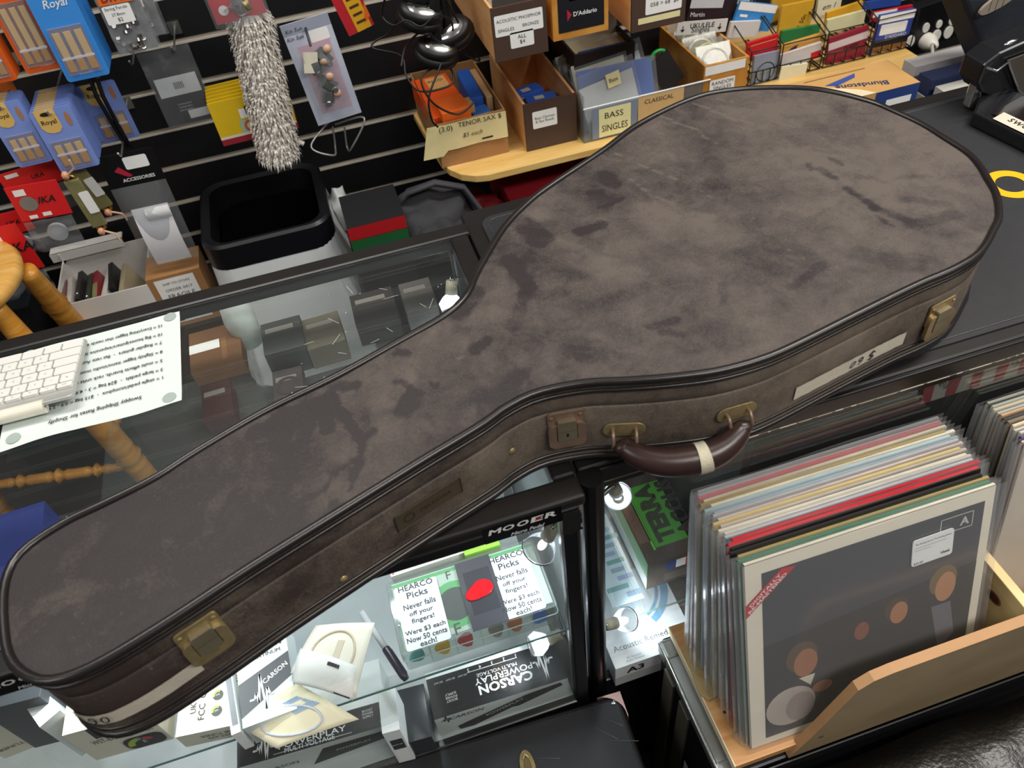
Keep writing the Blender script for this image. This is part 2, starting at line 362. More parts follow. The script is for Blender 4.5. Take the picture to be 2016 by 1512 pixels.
for x0, y0, x1, y1, wd, k in MARKS:
    a, c = onz(x0, y0, ZL), onz(x1, y1, ZL); r = (onz((x0 + x1) / 2 + wd / 2, (y0 + y1) / 2, ZL) - onz((x0 + x1) / 2 - wd / 2, (y0 + y1) / 2, ZL)).length / 2
    MW.append((a.xy, c.xy, r, k))
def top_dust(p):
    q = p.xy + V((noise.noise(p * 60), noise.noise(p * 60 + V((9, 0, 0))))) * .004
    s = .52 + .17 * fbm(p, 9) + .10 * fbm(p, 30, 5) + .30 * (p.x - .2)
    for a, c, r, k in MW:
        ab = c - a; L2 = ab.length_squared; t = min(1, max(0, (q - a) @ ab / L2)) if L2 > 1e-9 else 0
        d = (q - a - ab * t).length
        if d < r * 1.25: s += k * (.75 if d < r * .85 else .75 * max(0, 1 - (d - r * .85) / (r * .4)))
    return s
from mathutils.geometry import delaunay_2d_cdt
bp_ = [side(i, -.0075, ZL).xy for i in range(0, NO, 2)]; nb = len(bp_)
from mathutils.geometry import intersect_point_line
def inside(x, y):
    c = False; j = nb - 1
    for i in range(nb):
        a, d = bp_[i], bp_[j]
        if (a.y > y) != (d.y > y) and x < (d.x - a.x) * (y - a.y) / (d.y - a.y) + a.x: c = not c
        j = i
    return c
pts = list(bp_); st = .0042; y = .335; row = 0
while y < .96:
    x = -.37 + (row % 2) * st / 2
    while x < .74:
        if inside(x - .004, y) and inside(x + .004, y) and inside(x, y - .004) and inside(x, y + .004): pts.append(V((x, y)))
        x += st
    y += st * .87; row += 1
vs, es, fs, *_ = delaunay_2d_cdt(pts, [(i, (i + 1) % nb) for i in range(nb)], [], 1, 1e-6)
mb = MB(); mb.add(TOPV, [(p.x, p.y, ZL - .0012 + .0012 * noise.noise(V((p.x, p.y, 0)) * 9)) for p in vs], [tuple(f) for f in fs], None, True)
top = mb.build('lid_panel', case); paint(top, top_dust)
def bead(z, off, r, name):
    mb = MB(); mb.tube(PIPE, [side(i, off, z) for i in range(0, NO, 2)], r, 10, True); return mb.build(name, case)
bead(ZL - .0012, -.0042, .0042, 'lid_piping'); bead(1.0548, -.0036, .0022, 'lid_bead'); bead(.9555, -.0045, .0042, 'base_piping'); bead(.9668, -.0046, .0024, 'base_bead')
def latch(px, py, keyhole, col):
    M, i, z = side_frame(px, py, -.0042)
    mb = MB(); mb.rrect(col, M, -.0185, -.008, .0185, .0235, .004, 0, .0025); mb.cyl(col, M @ Matrix.Translation((-.0145, .017, .002)), .0022, .0018, 10); mb.cyl(col, M @ Matrix.Translation((.0145, .017, .002)), .0022, .0018, 10)
    p = mb.build('latch', case, .0006)
    mb = MB(); o = rr(-.019, -.026, .019, .009, .008, 5); inn = rr(-.0105, -.015, .0105, .0085, .002, 5)
    n = len(o); q = [(a, c, .0026) for a, c in o] + [(a, c, .0066) for a, c in o] + [(a, c, .0026) for a, c in inn] + [(a, c, .0066) for a, c in inn]
    F = []
    for k in range(n):
        j = (k + 1) % n; F += [(k, j, n + j, n + k), (2 * n + j, 2 * n + k, 3 * n + k, 3 * n + j), (n + k, n + j, 3 * n + j, 3 * n + k)]
    mb.add(col, q, F, M); mb.build('latch_loop', p, .0012)
    mb = MB(); mb.rrect(mat('8F866E', .4, .55, var=.2), M, -.0098, -.0145, .0098, .0135, .002, .0012, .0062); mb.box(mat('3D352C', .6), -.0098, .0098, -.0008, -.0002, .0073, .0076, M)
    if keyhole: mb.disc(INK, M, 0, -.006, .0014, .0076, .0028, 10)
    mb.build('latch_tongue', p, .0007)
latch(402, 1252, False, BRASS); latch(1117, 838, True, COPPER); latch(1845, 622, False, mat('B5A27C', .32, .85, var=.15))
# tapes
def tape(x0, y0, x1, y1, hw0, hw1, name, word):
    i0, z0_ = side_at(x0, y0); i1, z1_ = side_at(x1, y1); mb = MB(); n = max(8, abs(i1 - i0)); R = random.Random(x0); P = []
    for k in range(n + 1):
        t = k / n; i = i0 + (i1 - i0) * t; z = z0_ + (z1_ - z0_) * t; h = hw0 + (hw1 - hw0) * t
        e = R.uniform(-.0006, .0006); P += [side(i, -.0032, z - h + e), side(i, -.0032, z + h + e * .6)]
    mb.add(TAPE, P, [(2 * k, 2 * k + 2, 2 * k + 3, 2 * k + 1) for k in range(n)], None, True)
    for s, f, hh, rot, dx in word:                                      # felt-pen price, wrapped on the curve
        i = i0 + (i1 - i0) * f; z = z0_ + (z1_ - z0_) * f; i = int(i); M = frame(side(i, -.0024, z), LOOP[(i + 2) % NO] - LOOP[i - 2], ZA)
        mb.text(INK, s, M, dx, 0, h=hh, rot=rot, shear=.15, z=.0002)
    mb.build(name, case)
tape(131, 1411, 398, 1312, .0085, .009, 'price_tape', [('$', .11, .013, math.pi, 0), ('6', .22, .013, math.pi + .1, 0), ('0', .335, .012, 0, 0)])
tape(1568, 776, 1782, 668, .0095, .009, 'price_tape', [('$', .72, .014, math.pi, 0), ('6', .61, .011, math.pi, 0), ('0', .525, .01, math.pi - .3, 0)])
# maker's embossed badge and rivets
M, i, z = side_frame(848, 990, -.004)
mb = MB(); bd = mat('4C4233', .5, var=.1); mb.rrect(bd, M, -.036, -.012, .036, .012, .002, 0, .0008)
o2 = rr(-.036, -.012, .036, .012, .002); mb.tube(mat('3A3128', .5), [M @ V((a, c, .0012)) for a, c in o2], .0005, 5, True)
mb.text(mat('3B3228', .5), 'MAYAWA', M, .008, 0, w=.034, z=.0013); mb.disc(mat('3B3228', .5), M, -.022, 0, .006, .0013, r0=.0045); mb.build('badge', case)
for q in ((1006, 889), (676, 1140)):
    M, i, z = side_frame(*q, -.0045); mb = MB(); mb.lathe(BRASS, [(0, .002), (.003, .0016), (.0042, 0)], M, 14); mb.build('rivet', case)
# handle: two plates with loops, leather grip, scrap of tape
HA, ia, za = side_frame(1228, 843, -.004); HB, ib, zb = side_frame(1446, 808, -.004)
for M in (HA, HB):
    mb = MB(); mb.prism(BRASS, [(math.copysign(.012, math.cos(a)) + .0095 * math.cos(a), .0095 * math.sin(a)) for a in [math.radians(k * 15 + 7.5) for k in range(24)]], M, 0, .002)
    p = mb.build('handle_plate', case, .0006)
    for s in (-1, 1):
        mb = MB(); mb.tube(COPPER, [M @ V((s * .0115, .001 + a, c)) for a, c in ((0, .001), (.0005, .007), (-.004, .011), (-.010, .0135), (-.0155, .013))], .002, 8); mb.build('handle_loop', p)
A, B = HA @ V((0, -.014, .0135)), HB @ V((0, -.014, .0135)); nm = (NRM[ia] + NRM[ib]).normalized(); tv = (B - A); dn = V((0, 0, -1))
# grip hangs outward and down; find the drop that shows where the photo has it
mid = (A + B) / 2; best = min(((proj(mid + nm * o + dn * d)[1] - 905) ** 2 + abs(o - .028) * 200, o, d) for o in (.02, .025, .028, .032, .036) for d in [k * .002 for k in range(5, 36)])
HO, HD = best[1], best[2]
path = []; rad = []
for k in range(41):
    t = k / 40; e = 1 - abs(2 * t - 1) ** 2.6
    path.append(A.lerp(B, t) + nm * (HO * e) + dn * (HD * e)); rad.append(.0105 + .005 * math.sin(math.pi * t) ** .6)
mb = MB(); mb.tube(LEATHER, path, rad, 16, sx=1.0)
mb.tube(mat('6E5648', .6), [p + dn * (r + .0006) + nm * .001 for p, r in zip(path[1:-1], rad[1:-1])], .0012, 6)
for E in (A, B): mb.blob(LEATHER, Matrix.Translation(E + V((0, 0, .002))), .0125, .0085, .008)
grip = mb.build('handle_grip', case)
mb = MB(); mb.tube(mat('BDB59F', .8, bump=.4, scale=120, var=.12), path[23:28], [r + .0012 for r in rad[23:28]], 16); mb.build('handle_tape', case)

# small brass hinge on the far rim
i = min(range(NO), key=lambda k: (proj(side(k, -.003, 1.064))[0] - 1772) ** 2 + (proj(side(k, -.003, 1.064))[1] - 216) ** 2)
Mh = frame(side(i, -.004, 1.058), LOOP[(i + 4) % NO] - LOOP[i - 4], ZA); b = MB(); HB_ = mat('A39878', .5, .4); b.box(HB_, -.014, .014, -.028, .0095, 0, .004, Mh); b.tube(HB_, [Mh @ V((-.014, -.027, .005)), Mh @ V((.014, -.027, .005))], .003, 8); b.build('hinge', case, .0006)
# ================= left glass display counter ==========================================================
FRM = mat('0C0C0E', .32, spec=.6, var=.15, scale=30); FRMT = mat('1B1817', .4, var=.2, scale=25); GLASS = clear('FBFDFC', .010, .02, 'E2E6E6', name='counter_glass')
EDGEG = mat('6F9A92', .2, spec=.6)
YF, YB = .437, .945
dc = thing('display_counter', 'black framed glass display counter with the white keyboard on top', 'display counter', flat((-.4, .69, 0)))
b = MB()
b.box(FRMT, -1.05, .152, .917, YB, .926, ZT); b.box(FRMT, .121, .147, YF + .03, .917, .926, ZT); b.box(FRMT, -1.05, .147, YF, YF + .03, .934, ZT)
b.build('top_frame', dc, .004)
b = MB(); b.box(FRM, -1.05, .139, YF, YF + .02, .918, .934); b.build('front_rail', dc, .002)
b = MB(); b.box(GLASS, -1.04, .121, YF + .03, .917, ZT - .008, ZT - .002); b.build('glass_top', dc)
b = MB(); b.box(GLASS, -1.04, .119, YF + .004, YF + .009, .435, .918); b.build('front_glass', dc)
for n, (x0, x1, y0, y1) in enumerate(((.119, .1395, YF, YF + .022), (.119, .1395, .915, YB), (-1.05, -1.03, YF, YF + .02), (-1.05, -1.03, .925, YB))):
    b = MB(); b.box(FRM, x0, x1, y0, y1, .43, .926); b.build('post', dc, .004)
b = MB(); b.box(clear('E8EEEE', .6, .1, 'D4DEE0', name='light_leak_glass'), .1405, .1435, YF + .03, .91, .44, .93); b.build('end_glass', dc)  # pale milky tint paints the light leaking between the two posts
b = MB(); b.box(FRM, -1.05, .14, YF, YB, 0, .437); b.build('base', dc, .003)
SHZ = .634
b = MB(); b.box(clear('FAFBFB', .04, .02, 'E4ECEA', name='shelf_glass'), -1.03, .117, .458, .90, SHZ - .006, SHZ); b.box(EDGEG, -1.03, .117, .4575, .4582, SHZ - .0055, SHZ - .0005); b.build('glass_shelf', dc)
b = MB(); b.box(mat('C9CDCF', .5), -1.03, .118, YF + .012, .90, .437, .4375); b.build('deck', dc)
b = MB(); b.box(mat('A8ACB0', .5, scale=9), -1.03, .118, .80, .805, .4375, .62); b.build('stock_panel', dc)
# stickers on the front rail, torn gaffer tape on the corner
def mooer(x0, x1):
    M = upright((x0, YF, .918)); w = x1 - x0; b = MB(); st = mat('060607', .25, spec=.6)
    b.rect(st, M, 0, .0015, w, .0285, .0006); cy = .017
    for i, ch in enumerate('MOOER'):
        b.text(RED if False else mat('E6E6E4', .5), ch, M, .011 + i * (w - .022) / 4 + (.001 if i == 0 else 0), cy + .003, h=.0088, z=.001, bold=.03, shear=.25, w=(w - .02) / 4.9)
    b.rect(mat('D02A1C', .5), M, w * .665, cy + .002, w * .73, cy + .0042, .0012)
    b.text(mat('E0E0E0', .5), 'Micro Pedal', M, w * .55, .0062, w=w * .42, z=.001, shear=.35, bold=.02)
    b.build('sticker', dc)['label'] = 'black sticker with silver lettering'
mooer(ony(952, 1055, YF).x, ony(1106, 1015, YF).x); mooer(ony(-28, 1370, YF).x, ony(-28, 1370, YF).x + .083)
b = MB(); R = random.Random(3); G = mat('050505', .7, bump=.3)
pts = [(.1205, -.0005), (.1405, -.0005)]
P = [(.119, .895), (.1205, .9305), (.139, .9305)] + [(.1405 + R.uniform(-.0015, .002), .9305 - k * .0045) for k in range(1, 9)] + [(.133, .892), (.128, .889), (.122, .893)]
b.prism(G, [(x, z) for x, z in P], frame((0, YF - .0003, 0), XA, ZA), 0, .001); b.build('gaffer_tape', dc)
# ================= right counter ======================================================================
YR = .470
rc = thing('counter', 'black mat-topped counter under the wide end of the guitar case', 'counter', flat((.8, .71, 0)))
MATB = mat('27272A', .55, var=.12, scale=60, bump=.08)
b = MB(); b.box(FRMT, .15, 1.6, YR, .975, .926, ZT - .003); b.build('top_frame', rc, .004)
b = MB(); b.prism(MATB, rr(.172, YR + .018, 1.58, .945, .02, 5), I4, ZT - .003, ZT)
b.tube(mat('3A3A3C', .4), [V((x, y, ZT)) for x, y in rr(.180, YR + .026, 1.57, .937, .016, 5)], .0012, 6, True)
p = onz(1990, 363, ZT); MO = flat((p.x, p.y, ZT)); b.disc(mat('F2B10A', .5), MO, 0, 0, .0335, .0006, r0=.0195, n=48); b.build('counter_mat', rc)
b = MB(); b.box(FRM, .15, 1.6, YR - .004, YR + .01, .921, .944); b.box(FRM, .15, 1.6, YR, YR + .012, .905, .921); b.build('front_rail', rc, .002)
b = MB(); R = random.Random(5); x = .3
b.box(mat('8A857C', .3), .175, 1.6, YR - .0045, YR - .0035, .9207, .9211)  # pale line and dashes paint the shine on the rail's lower edge
while x < 1.3:
    l = R.uniform(.002, .03); b.box(mat('E8DFC9', .3), x, x + l, YR - .0047, YR - .004, .9205, .9206 + R.uniform(.0003, .0009)); x += l + R.uniform(.002, .012)
b.build('edge_shine', rc)['label'] = 'pale painted shine along the edge'
b = MB(); b.cyl(FRM, Matrix.Translation((.1605, YR - .010, .40)), .0138, .546, 24); b.build('post', rc)
b = MB(); b.box(FRM, 1.57, 1.6, YR, YR + .02, .05, .926); b.build('post', rc, .004)
b = MB(); b.box(GLASS, .172, 1.57, YR + .002, YR + .007, .40, .905); b.build('front_glass', rc)
b = MB(); b.box(FRM, .15, 1.6, YR - .004, .97, 0, .40); b.build('base', rc, .003)
b = MB(); b.box(mat('D8DADB', .5), .36, 1.57, .955, .965, .40, .926); b.build('back_panel', rc)
b = MB(); b.box(mat('121214', .5), .362, .372, YR + .02, .95, .4, .926); b.build('partition', rc)
b = MB(); b.box(clear('FAFBFB', .05, .02, 'E4ECEA', name='shelf_glass2'), .16, .36, .508, .93, .492, .498); b.box(EDGEG, .16, .36, .5072, .508, .4925, .4975); b.build('glass_shelf', rc)
b = MB(); b.box(mat('CDD3D6', .5), .152, .361, YR + .012, .95, .40, .4015); b.build('deck', rc)
# a torn red and white poster strip lying behind the front glass at the far right
b = MB(); M = upright((.60, YR + .02, .845)); b.box(mat('8E8A84', .6), 0, .3, 0, .05, -.001, 0, M); R = random.Random(8)
for k in range(9): x = k * .034; b.poly(mat('7C2A30', .6), [(x, 0, .0004), (x + .014, 0, .0004), (x + .006 + R.uniform(0, .006), .05, .0004), (x - .008, .05, .0004)], M)
for k in range(5): b.text(mat('3A3A3A', .6), ('NEW', 'SAM', 'HOT', 'POP', 'MIX')[k], M, .022 + k * .05, .028, h=.008, rot=-.9, z=.0008)
tag(b.build('poster_strip', at=(.60, YR + .02, .845)), 'red and white striped paper strip behind the counter glass above the right-hand records', 'poster')

# boxes given by where their top's near-left, near-right and far-right corners show
class PB:
    def __init__(s, zt, zb, NL, NR, FR, m, dep=None):
        a, c, d = onz(*NL, zt), onz(*NR, zt), onz(*FR, zt); u = (c - a); s.w = u.length; u.normalize(); v = ZA.cross(u)
        s.d = dep or abs((d - c) @ v); s.h = zt - zb; a0 = V((a.x, a.y, zb)); s.M = frame(a0, u, v); s.T = frame(a, u, v); s.F = frame(a0, u, ZA)
        s.R = frame(a0 + u * s.w, v, ZA); s.L = frame(a0 + v * s.d, -v, ZA); s.base = a0 + u * s.w / 2 + v * s.d / 2; s.b = MB(); s.b.box(m, 0, s.w, 0, s.d, 0, s.h, s.M); s.m = m
    def done(s, name, label, cat, group=None, bevel=.0006): return tag(s.b.build(name, at=s.base, bevel=bevel), label, cat, group)
# ---- stock inside the left counter
BOXC = mat('E9E1CF', .55, var=.02); BOXW = mat('E8EDEC', .5, var=.02); BOXD = mat('1A1A1B', .45); GLINK = mat('262626', .6); WINK = mat('E4E4E2', .6)
def wave(b, m, M, x, y, s, flip=1):
    P = [(0, 0), (.2, 0), (.28, .25), (.36, -.2), (.5, 1.0), (.62, -.55), (.74, .35), (.84, 0), (1, 0)]
    for (a, c), (d, e) in zip(P, P[1:]):
        L = math.hypot(d - a, e - c) or 1; nx, ny = -(e - c) / L * .045, (d - a) / L * .045
        b.poly(m, [(x + flip * s * (a + nx), y + flip * s * (c + ny) , .0009), (x + flip * s * (a - nx), y + flip * s * (c - ny), .0009), (x + flip * s * (d - nx), y + flip * s * (e - ny), .0009), (x + flip * s * (d + nx), y + flip * s * (e + ny), .0009)], M)
DK = .4385
p = PB(.502, DK, (467, 1513), (763, 1428), (738, 1340), BOXW, .10); T, F = p.T, p.F
p.b.rect(BOXD, T, 0, 0, p.w, .036, .0004); p.b.text(WINK, 'CARSON', T, p.w * .47, .026, w=.085, h=.014, bold=.03); p.b.text(WINK, 'POWERPLAY', T, p.w * .50, .013, w=.095, h=.008, bold=.01)
p.b.text(WINK, 'MULTI VOLTAGE', T, p.w * .48, .0055, w=.07); wave(p.b, WINK, T, .022, .016, .03); p.b.text(WINK, 'BOOST\nPOWER\nSUPPLY', T, p.w * .88, .024, h=.012)
p.b.text(GLINK, '$89.00', T, .03, .075, w=.02); p.b.rect(WINK, T, .05, .004, .16, .0046, .0006)
p.b.poly(BOXD, [(.09, .004, .0006), (.115, .05, .0006), (.20, .05, .0006), (.225, .03, .0006)], F); p.b.text(GLINK, 'CARSON', F, .05, .03, w=.05); p.b.text(WINK, 'POWERPLAY', F, .155, .034, w=.05, rot=.05, z=.001)
p.done('power_supply_box', 'white and black power supply box lying beneath the yellowed string packet', 'box')
p = PB(.50, DK, (855, 1418), (1118, 1335), (1092, 1248), BOXW); T, F = p.T, p.F
p.b.rect(BOXD, T, 0, 0, p.w, p.d * .86, .0004); q = math.pi
p.b.text(WINK, 'CARSON', T, p.w * .56, p.d * .30, w=.080, h=.014, rot=q, bold=.03); p.b.text(WINK, 'POWERPLAY', T, p.w * .56, p.d * .49, w=.086, h=.0095, rot=q, bold=.01); p.b.text(WINK, 'MULTI VOLTAGE', T, p.w * .52, p.d * .62, w=.06, h=.005, rot=q); wave(p.b, WINK, T, p.w - .012, p.d * .52, .03, -1)
p.b.text(WINK, 'BOOST\nPOWER\nSUPPLY', T, .03, p.d * .35, h=.013, rot=q); p.b.rect(WINK, T, .06, p.d * .74, .135, p.d * .75, .0006)
for k in range(5): p.b.text(WINK, str(5 - k), T, .062 + k * .018, p.d * .79, h=.005, rot=q)
for k in range(3): p.b.text(WINK, 'DC OUT', T, .016 + k * .018, p.d * .72, w=.013, rot=q)
p.b.text(GLINK, 'CARSON', F, .045, p.h * .83, w=.05, shear=.3); wave(p.b, GLINK, F, .008, p.h * .82, .016)
p.b.poly(BOXD, [(.03, .004, .0006), (.028, .018, .0006), (.135, .052, .0006), (.185, .056, .0006), (.188, .045, .0006), (.12, .022, .0006), (.11, .024, .0006), (.05, .002, .0006)], F); p.b.text(WINK, 'POWERPLAY', F, .10, .034, w=.06, rot=.32, z=.001)
p.done('power_supply_box', 'black topped power supply box under the clear pick case, its lettering upside down', 'box')
# grey acrylic prop and two white ticket boxes between them
p = PB(.49, DK, (795, 1465), (850, 1450), (835, 1345), clear('5C6066', .55, .1, '4A4E54', name='smoked_acrylic')); p.done('acrylic_riser', 'smoky grey acrylic block between the two power supply boxes', 'riser')
p = PB(.555, DK, (752, 1445), (787, 1436), (775, 1360), BOXW, .06); p.b.rect(mat('3C4046', .5), p.F, .004, p.h * .45, p.w - .003, p.h * .75); p.b.text(WINK, '$69.00', p.F, p.w / 2, p.h * .6, w=p.w * .6); p.b.rrect(LABEL, p.F, .003, .006, p.w - .003, .045, .003)
p.done('carton', 'slim white carton with a grey panel standing beside the acrylic block', 'box')
# tuner boxes
q = math.pi
p = PB(SHZ + .034, SHZ + .0005, (345, 1452), (472, 1425), (459, 1338), BOXC, .085); T, F = p.T, p.F
p.b.text(GLINK, 'WST-675\nCAB TUNER', F, p.w * .62, p.h * .5, w=.045, rot=q)
for k in range(3):
    cx, cy = p.w * .62, .022 + k * .020; p.b.disc(mat('2A2A22', .5), T, cx, cy, .0065); p.b.disc(mat('A8B83A', .5), T, cx, cy, .0065, .0008, r0=.0035, a0=60, a1=200); p.b.text(WINK, 'E', T, cx, cy, h=.004, rot=-1.4, z=.001)
p.b.text(GLINK, 'FCC  CE', T, p.w * .38, .035, w=.04, rot=q / 2); p.b.text(GLINK, 'UK CA', T, p.w * .24, .04, w=.03, rot=q / 2)
for k in range(9): p.b.rect(GLINK, T, p.w * .84, .03 + k * .004, p.w * .93, .0318 + k * .004 - (k % 3) * .0004)
p.done('tuner_box', 'cream tuner box lying face up beside the black and white packet, with three round dials', 'tuner box', 'boxed clip-on tuners in the left counter')
p = PB(SHZ + .085, SHZ + .0005, (122, 1449), (285, 1404), (345, 1440), BOXC, .055); F, R_ = p.F, p.R
p.b.poly(BOXD, [(p.w * .27, p.h, .0006), (p.w * .27, p.h * .66, .0006), (p.w, p.h * .66, .0006), (p.w, p.h, .0006)], F)
p.b.text(GLINK, 'WST-675 CAB TUNER', F, p.w * .55, p.h * .56, w=p.w * .74, h=.011); p.b.rrect(mat('C9C8C2', .4), F, p.w * .44, p.h * .02, p.w * .98, p.h * .43, .012, .0006); p.b.rrect(BOXD, F, p.w * .46, p.h * .04, p.w * .96, p.h * .41, .011, .0009)
p.b.disc(mat('A6BE2E', .4), F, p.w * .68, p.h * .17, .018, .0012, r0=.010, a0=90, a1=190); p.b.disc(mat('C22733', .4), F, p.w * .7, p.h * .21, .013, .0012, r0=.006, a0=20, a1=85); p.b.disc(mat('3C86B4', .4), F, p.w * .69, p.h * .21, .014, .0012, r0=.007, a0=85, a1=110); p.b.text(WINK, 'E', F, p.w * .71, p.h * .22, h=.007, z=.0013)
p.b.text(GLINK, 'WST-675\nCAB TUNER', R_, p.d * .5, p.h * .6, w=.035, rot=q); p.done('tuner_box', 'cream tuner box standing below the case tip with a coloured dial on its face', 'tuner box', 'boxed clip-on tuners in the left counter')
p = PB(SHZ + .075, SHZ + .0005, (-60, 1452), (43, 1412), (108, 1449), BOXC, .06); p.b.text(GLINK, 'WST-675\nCAB TUNER', p.R, p.d * .5, p.h * .55, w=.038, rot=q); p.b.text(GLINK, 'CAB TUNER', p.F, p.w * .5, p.h * .3, w=.05, rot=q)
p.done('tuner_box', 'cream tuner box at the far left edge, its corner towards the glass', 'tuner box', 'boxed clip-on tuners in the left counter')
p = PB(SHZ + .10, SHZ + .0005, (78, 1432), (118, 1398), (160, 1412), BOXW, .07); p.b.text(GLINK, 'WST-675\nCAB TUNER', p.R, p.d * .5, p.h * .4, w=.04, rot=q); p.done('tuner_box', 'pale tuner box standing behind the box with the coloured dial', 'tuner box', 'boxed clip-on tuners in the left counter')
p = PB(SHZ + .12, SHZ + .0005, (-40, 1402), (78, 1372), (70, 1340), mat('4A4E52', .4), .09); p.b.rrect(WINK, p.F, .07, .03, .11, .045, .007); p.done('pedal_box', 'dark grey box with a pale oval mark behind the cream tuner boxes', 'box')
p = PB(SHZ + .05, SHZ + .0005, (478, 1435), (585, 1395), (575, 1265), mat('DCE5E4', .5, var=.02), .12); T = p.T
p.b.text(GLINK, 'CARSON', T, p.w * .55, .095, w=.045, bold=.03); p.b.text(GLINK, 'PLATINUM', T, p.w * .58, .084, w=.036); p.b.poly(mat('4A4C50', .5), [(0, .012, .0005), (p.w, .045, .0005), (p.w, .078, .0005), (0, .055, .0005)], T)
p.b.text(WINK, 'CARSON', T, p.w * .7, .055, w=.035, rot=.45, bold=.02); wave(p.b, WINK, T, .012, .03, .03); p.done('string_box', 'pale grey box with a dark diagonal band on the glass shelf', 'box')
p = PB(SHZ + .05, SHZ + .0005, (455, 1448), (474, 1440), (470, 1330), BOXW, .10); p.b.rect(mat('5A5E62', .4), p.T, .003, .01, .010, .08); p.done('leaflet_box', 'narrow white box squeezed between tuner box and banded box', 'box')
# string envelopes
def sheet(name, label, pts, z, bend, m, deco=None, cat='string packet', group=None, th=.0012):
    a, c, d, e = [onz(x, y, zz) for (x, y), zz in zip(pts, z)]
    b = MB(); P = lambda u, v: (a.lerp(c, u)).lerp(e.lerp(d, u), v) + ZA * (bend * math.sin(math.pi * u) * .5 + bend * math.sin(math.pi * v) * .5)
    b.grid(m, P, 10, 10)
    if deco: deco(b, lambda u, v: P(u, v) + ZA * .0012)
    return tag(b.build(name, at=(a + c + d + e) / 4 - ZA * .002, solid=th), label, cat, group)
def on(P, b, m, u0, v0, u1, v1): b.poly(m, [P(u0, v0), P(u1, v0), P(u1, v1), P(u0, v1)])
ENV = mat('E6DFC0', .6, var=.03); ENV2 = mat('E4E0D2', .6, var=.03); ENVW = mat('F0F0EC', .5, var=.02)
def d1(b, P):
    m = mat('CAD0D8', .6)
    pts = [P(.45 + .33 * math.cos(t * .2618), .42 + .33 * math.sin(t * .2618)) for t in range(24)]; b.tube(m, pts, .0011, 6, True)
    for k in range(9): on(P, b, mat('7FA3CE', .6), .56 + .006 * k, .50 + k * .034, .90 - .01 * k, .522 + k * .034)
    on(P, b, ENV, .68, .60, .8, .7); on(P, b, GLINK, .05, .80, .07, .97)
sheet('string_packet', 'yellowed string packet lying lowest of the three, with a blue printed block', [(545, 1474), (707, 1416), (585, 1345), (462, 1425)], [.665, .67, .69, .665], .006, ENV, d1, group='ukulele string packets')
def d2(b, P):
    for k in range(12): on(P, b, GLINK, .55 + k * .016, .68, .558 + k * .016 + (k % 3) * .003, .80)
    on(P, b, GLINK, .70, .005, .95, .03)
def d3(b, P):
    b.tube(mat('CDBFA4', .6), [P(.5 + .33 * math.cos(t * .2618), .5 + .36 * math.sin(t * .2618)) for t in range(24)], .0010, 6, True); on(P, b, mat('CFC4AE', .6), .52, .35, .62, .7)
sheet('string_packet', 'translucent cream string packet at the back of the three with a coiled string', [(572, 1325), (700, 1376), (738, 1226), (622, 1232)], [.69, .69, .705, .70], .006, ENV2, d3, group='ukulele string packets')
sheet('string_packet', 'white string packet with a black barcode, folded over the other two', [(577, 1345), (695, 1379), (704, 1312), (592, 1277)], [.70, .70, .715, .71], .012, ENVW, d2, group='ukulele string packets')
# pen
b = MB(); a, c = onz(712, 1205, .66), onz(800, 1338, SHZ + .006); dr = (a - c).normalized(); Mp = frame(c, dr.orthogonal(), dr.cross(dr.orthogonal())); L = (a - c).length
pen = thing('marker_pen', 'grey and navy marker pen propped beside the clear pick case', 'pen', Mp)
b.lathe(mat('B9BCC0', .4), [(0, .042), (.0042, .042), (.0045, L), (0, L)], Mp, 14); b.build('barrel', pen)
b = MB(); b.lathe(mat('2B2638', .35), [(0, 0), (.004, 0), (.0056, .006), (.0056, .048), (.0046, .05), (0, .05)], Mp, 14); b.box(mat('2B2638', .35), -.0015, .0015, .0052, .0075, .008, .046, Mp); b.build('cap', pen)
# clear pick case with its paper inserts, labels, sample pick and the loose picks inside
PT = SHZ + .044; CP = clear('F2F6F4', .07, .06, 'E8EEEC', name='clear_case')
a, c, d = onz(790, 1292, PT), onz(1098, 1192, PT), onz(747, 1153, PT); u = (c - a).normalized(); v = ZA.cross(u); w_, dp = (c - a).length, (d - a) @ v
pc = thing('pick_case', 'clear compartment case of guitar picks with two printed white labels', 'pick case', frame(V((a.x, a.y, SHZ)), u, v)); M = WM[pc.name]; h = PT - SHZ
b = MB(); t = .0016
b.rrect(CP, M, 0, 0, w_, dp, .004, .0004, t); P = rr(.0005, .0005, w_ - .0005, dp - .0005, .004)
for (x0, y0), (x1, y1) in zip(P, P[1:] + P[:1]): b.add(CP, [(x0, y0, 0), (x1, y1, 0), (x1, y1, h * .55), (x0, y0, h * .55)], [(0, 1, 2, 3)], M)
for k in range(1, 6): b.box(CP, w_ * k / 6 - .0006, w_ * k / 6 + .0006, .002, dp - .002, .002, h * .5, M)
b.box(CP, .002, w_ - .002, dp * .5, dp * .5 + .0012, .002, h * .5, M); b.build('tray', pc)
b = MB(); b.rrect(CP, M, 0, 0, w_, dp, .005, h - t, t); P = rr(-.0006, -.0006, w_ + .0006, dp + .0006, .005)
for (x0, y0), (x1, y1) in zip(P, P[1:] + P[:1]): b.add(CP, [(x0, y0, h * .58), (x1, y1, h * .58), (x1, y1, h), (x0, y0, h)], [(0, 1, 2, 3)], M)
b.tube(mat('C9D2CF', .2), [M @ V((x, y, h * .57)) for x, y in P], .0009, 6, True); b.build('lid', pc)
b = MB(); zi = h - t - .0008; GR = mat('55C067', .5); b.box(mat('DCE4DA', .6), .006, w_ - .004, .008, dp - .003, zi - .0006, zi, M)
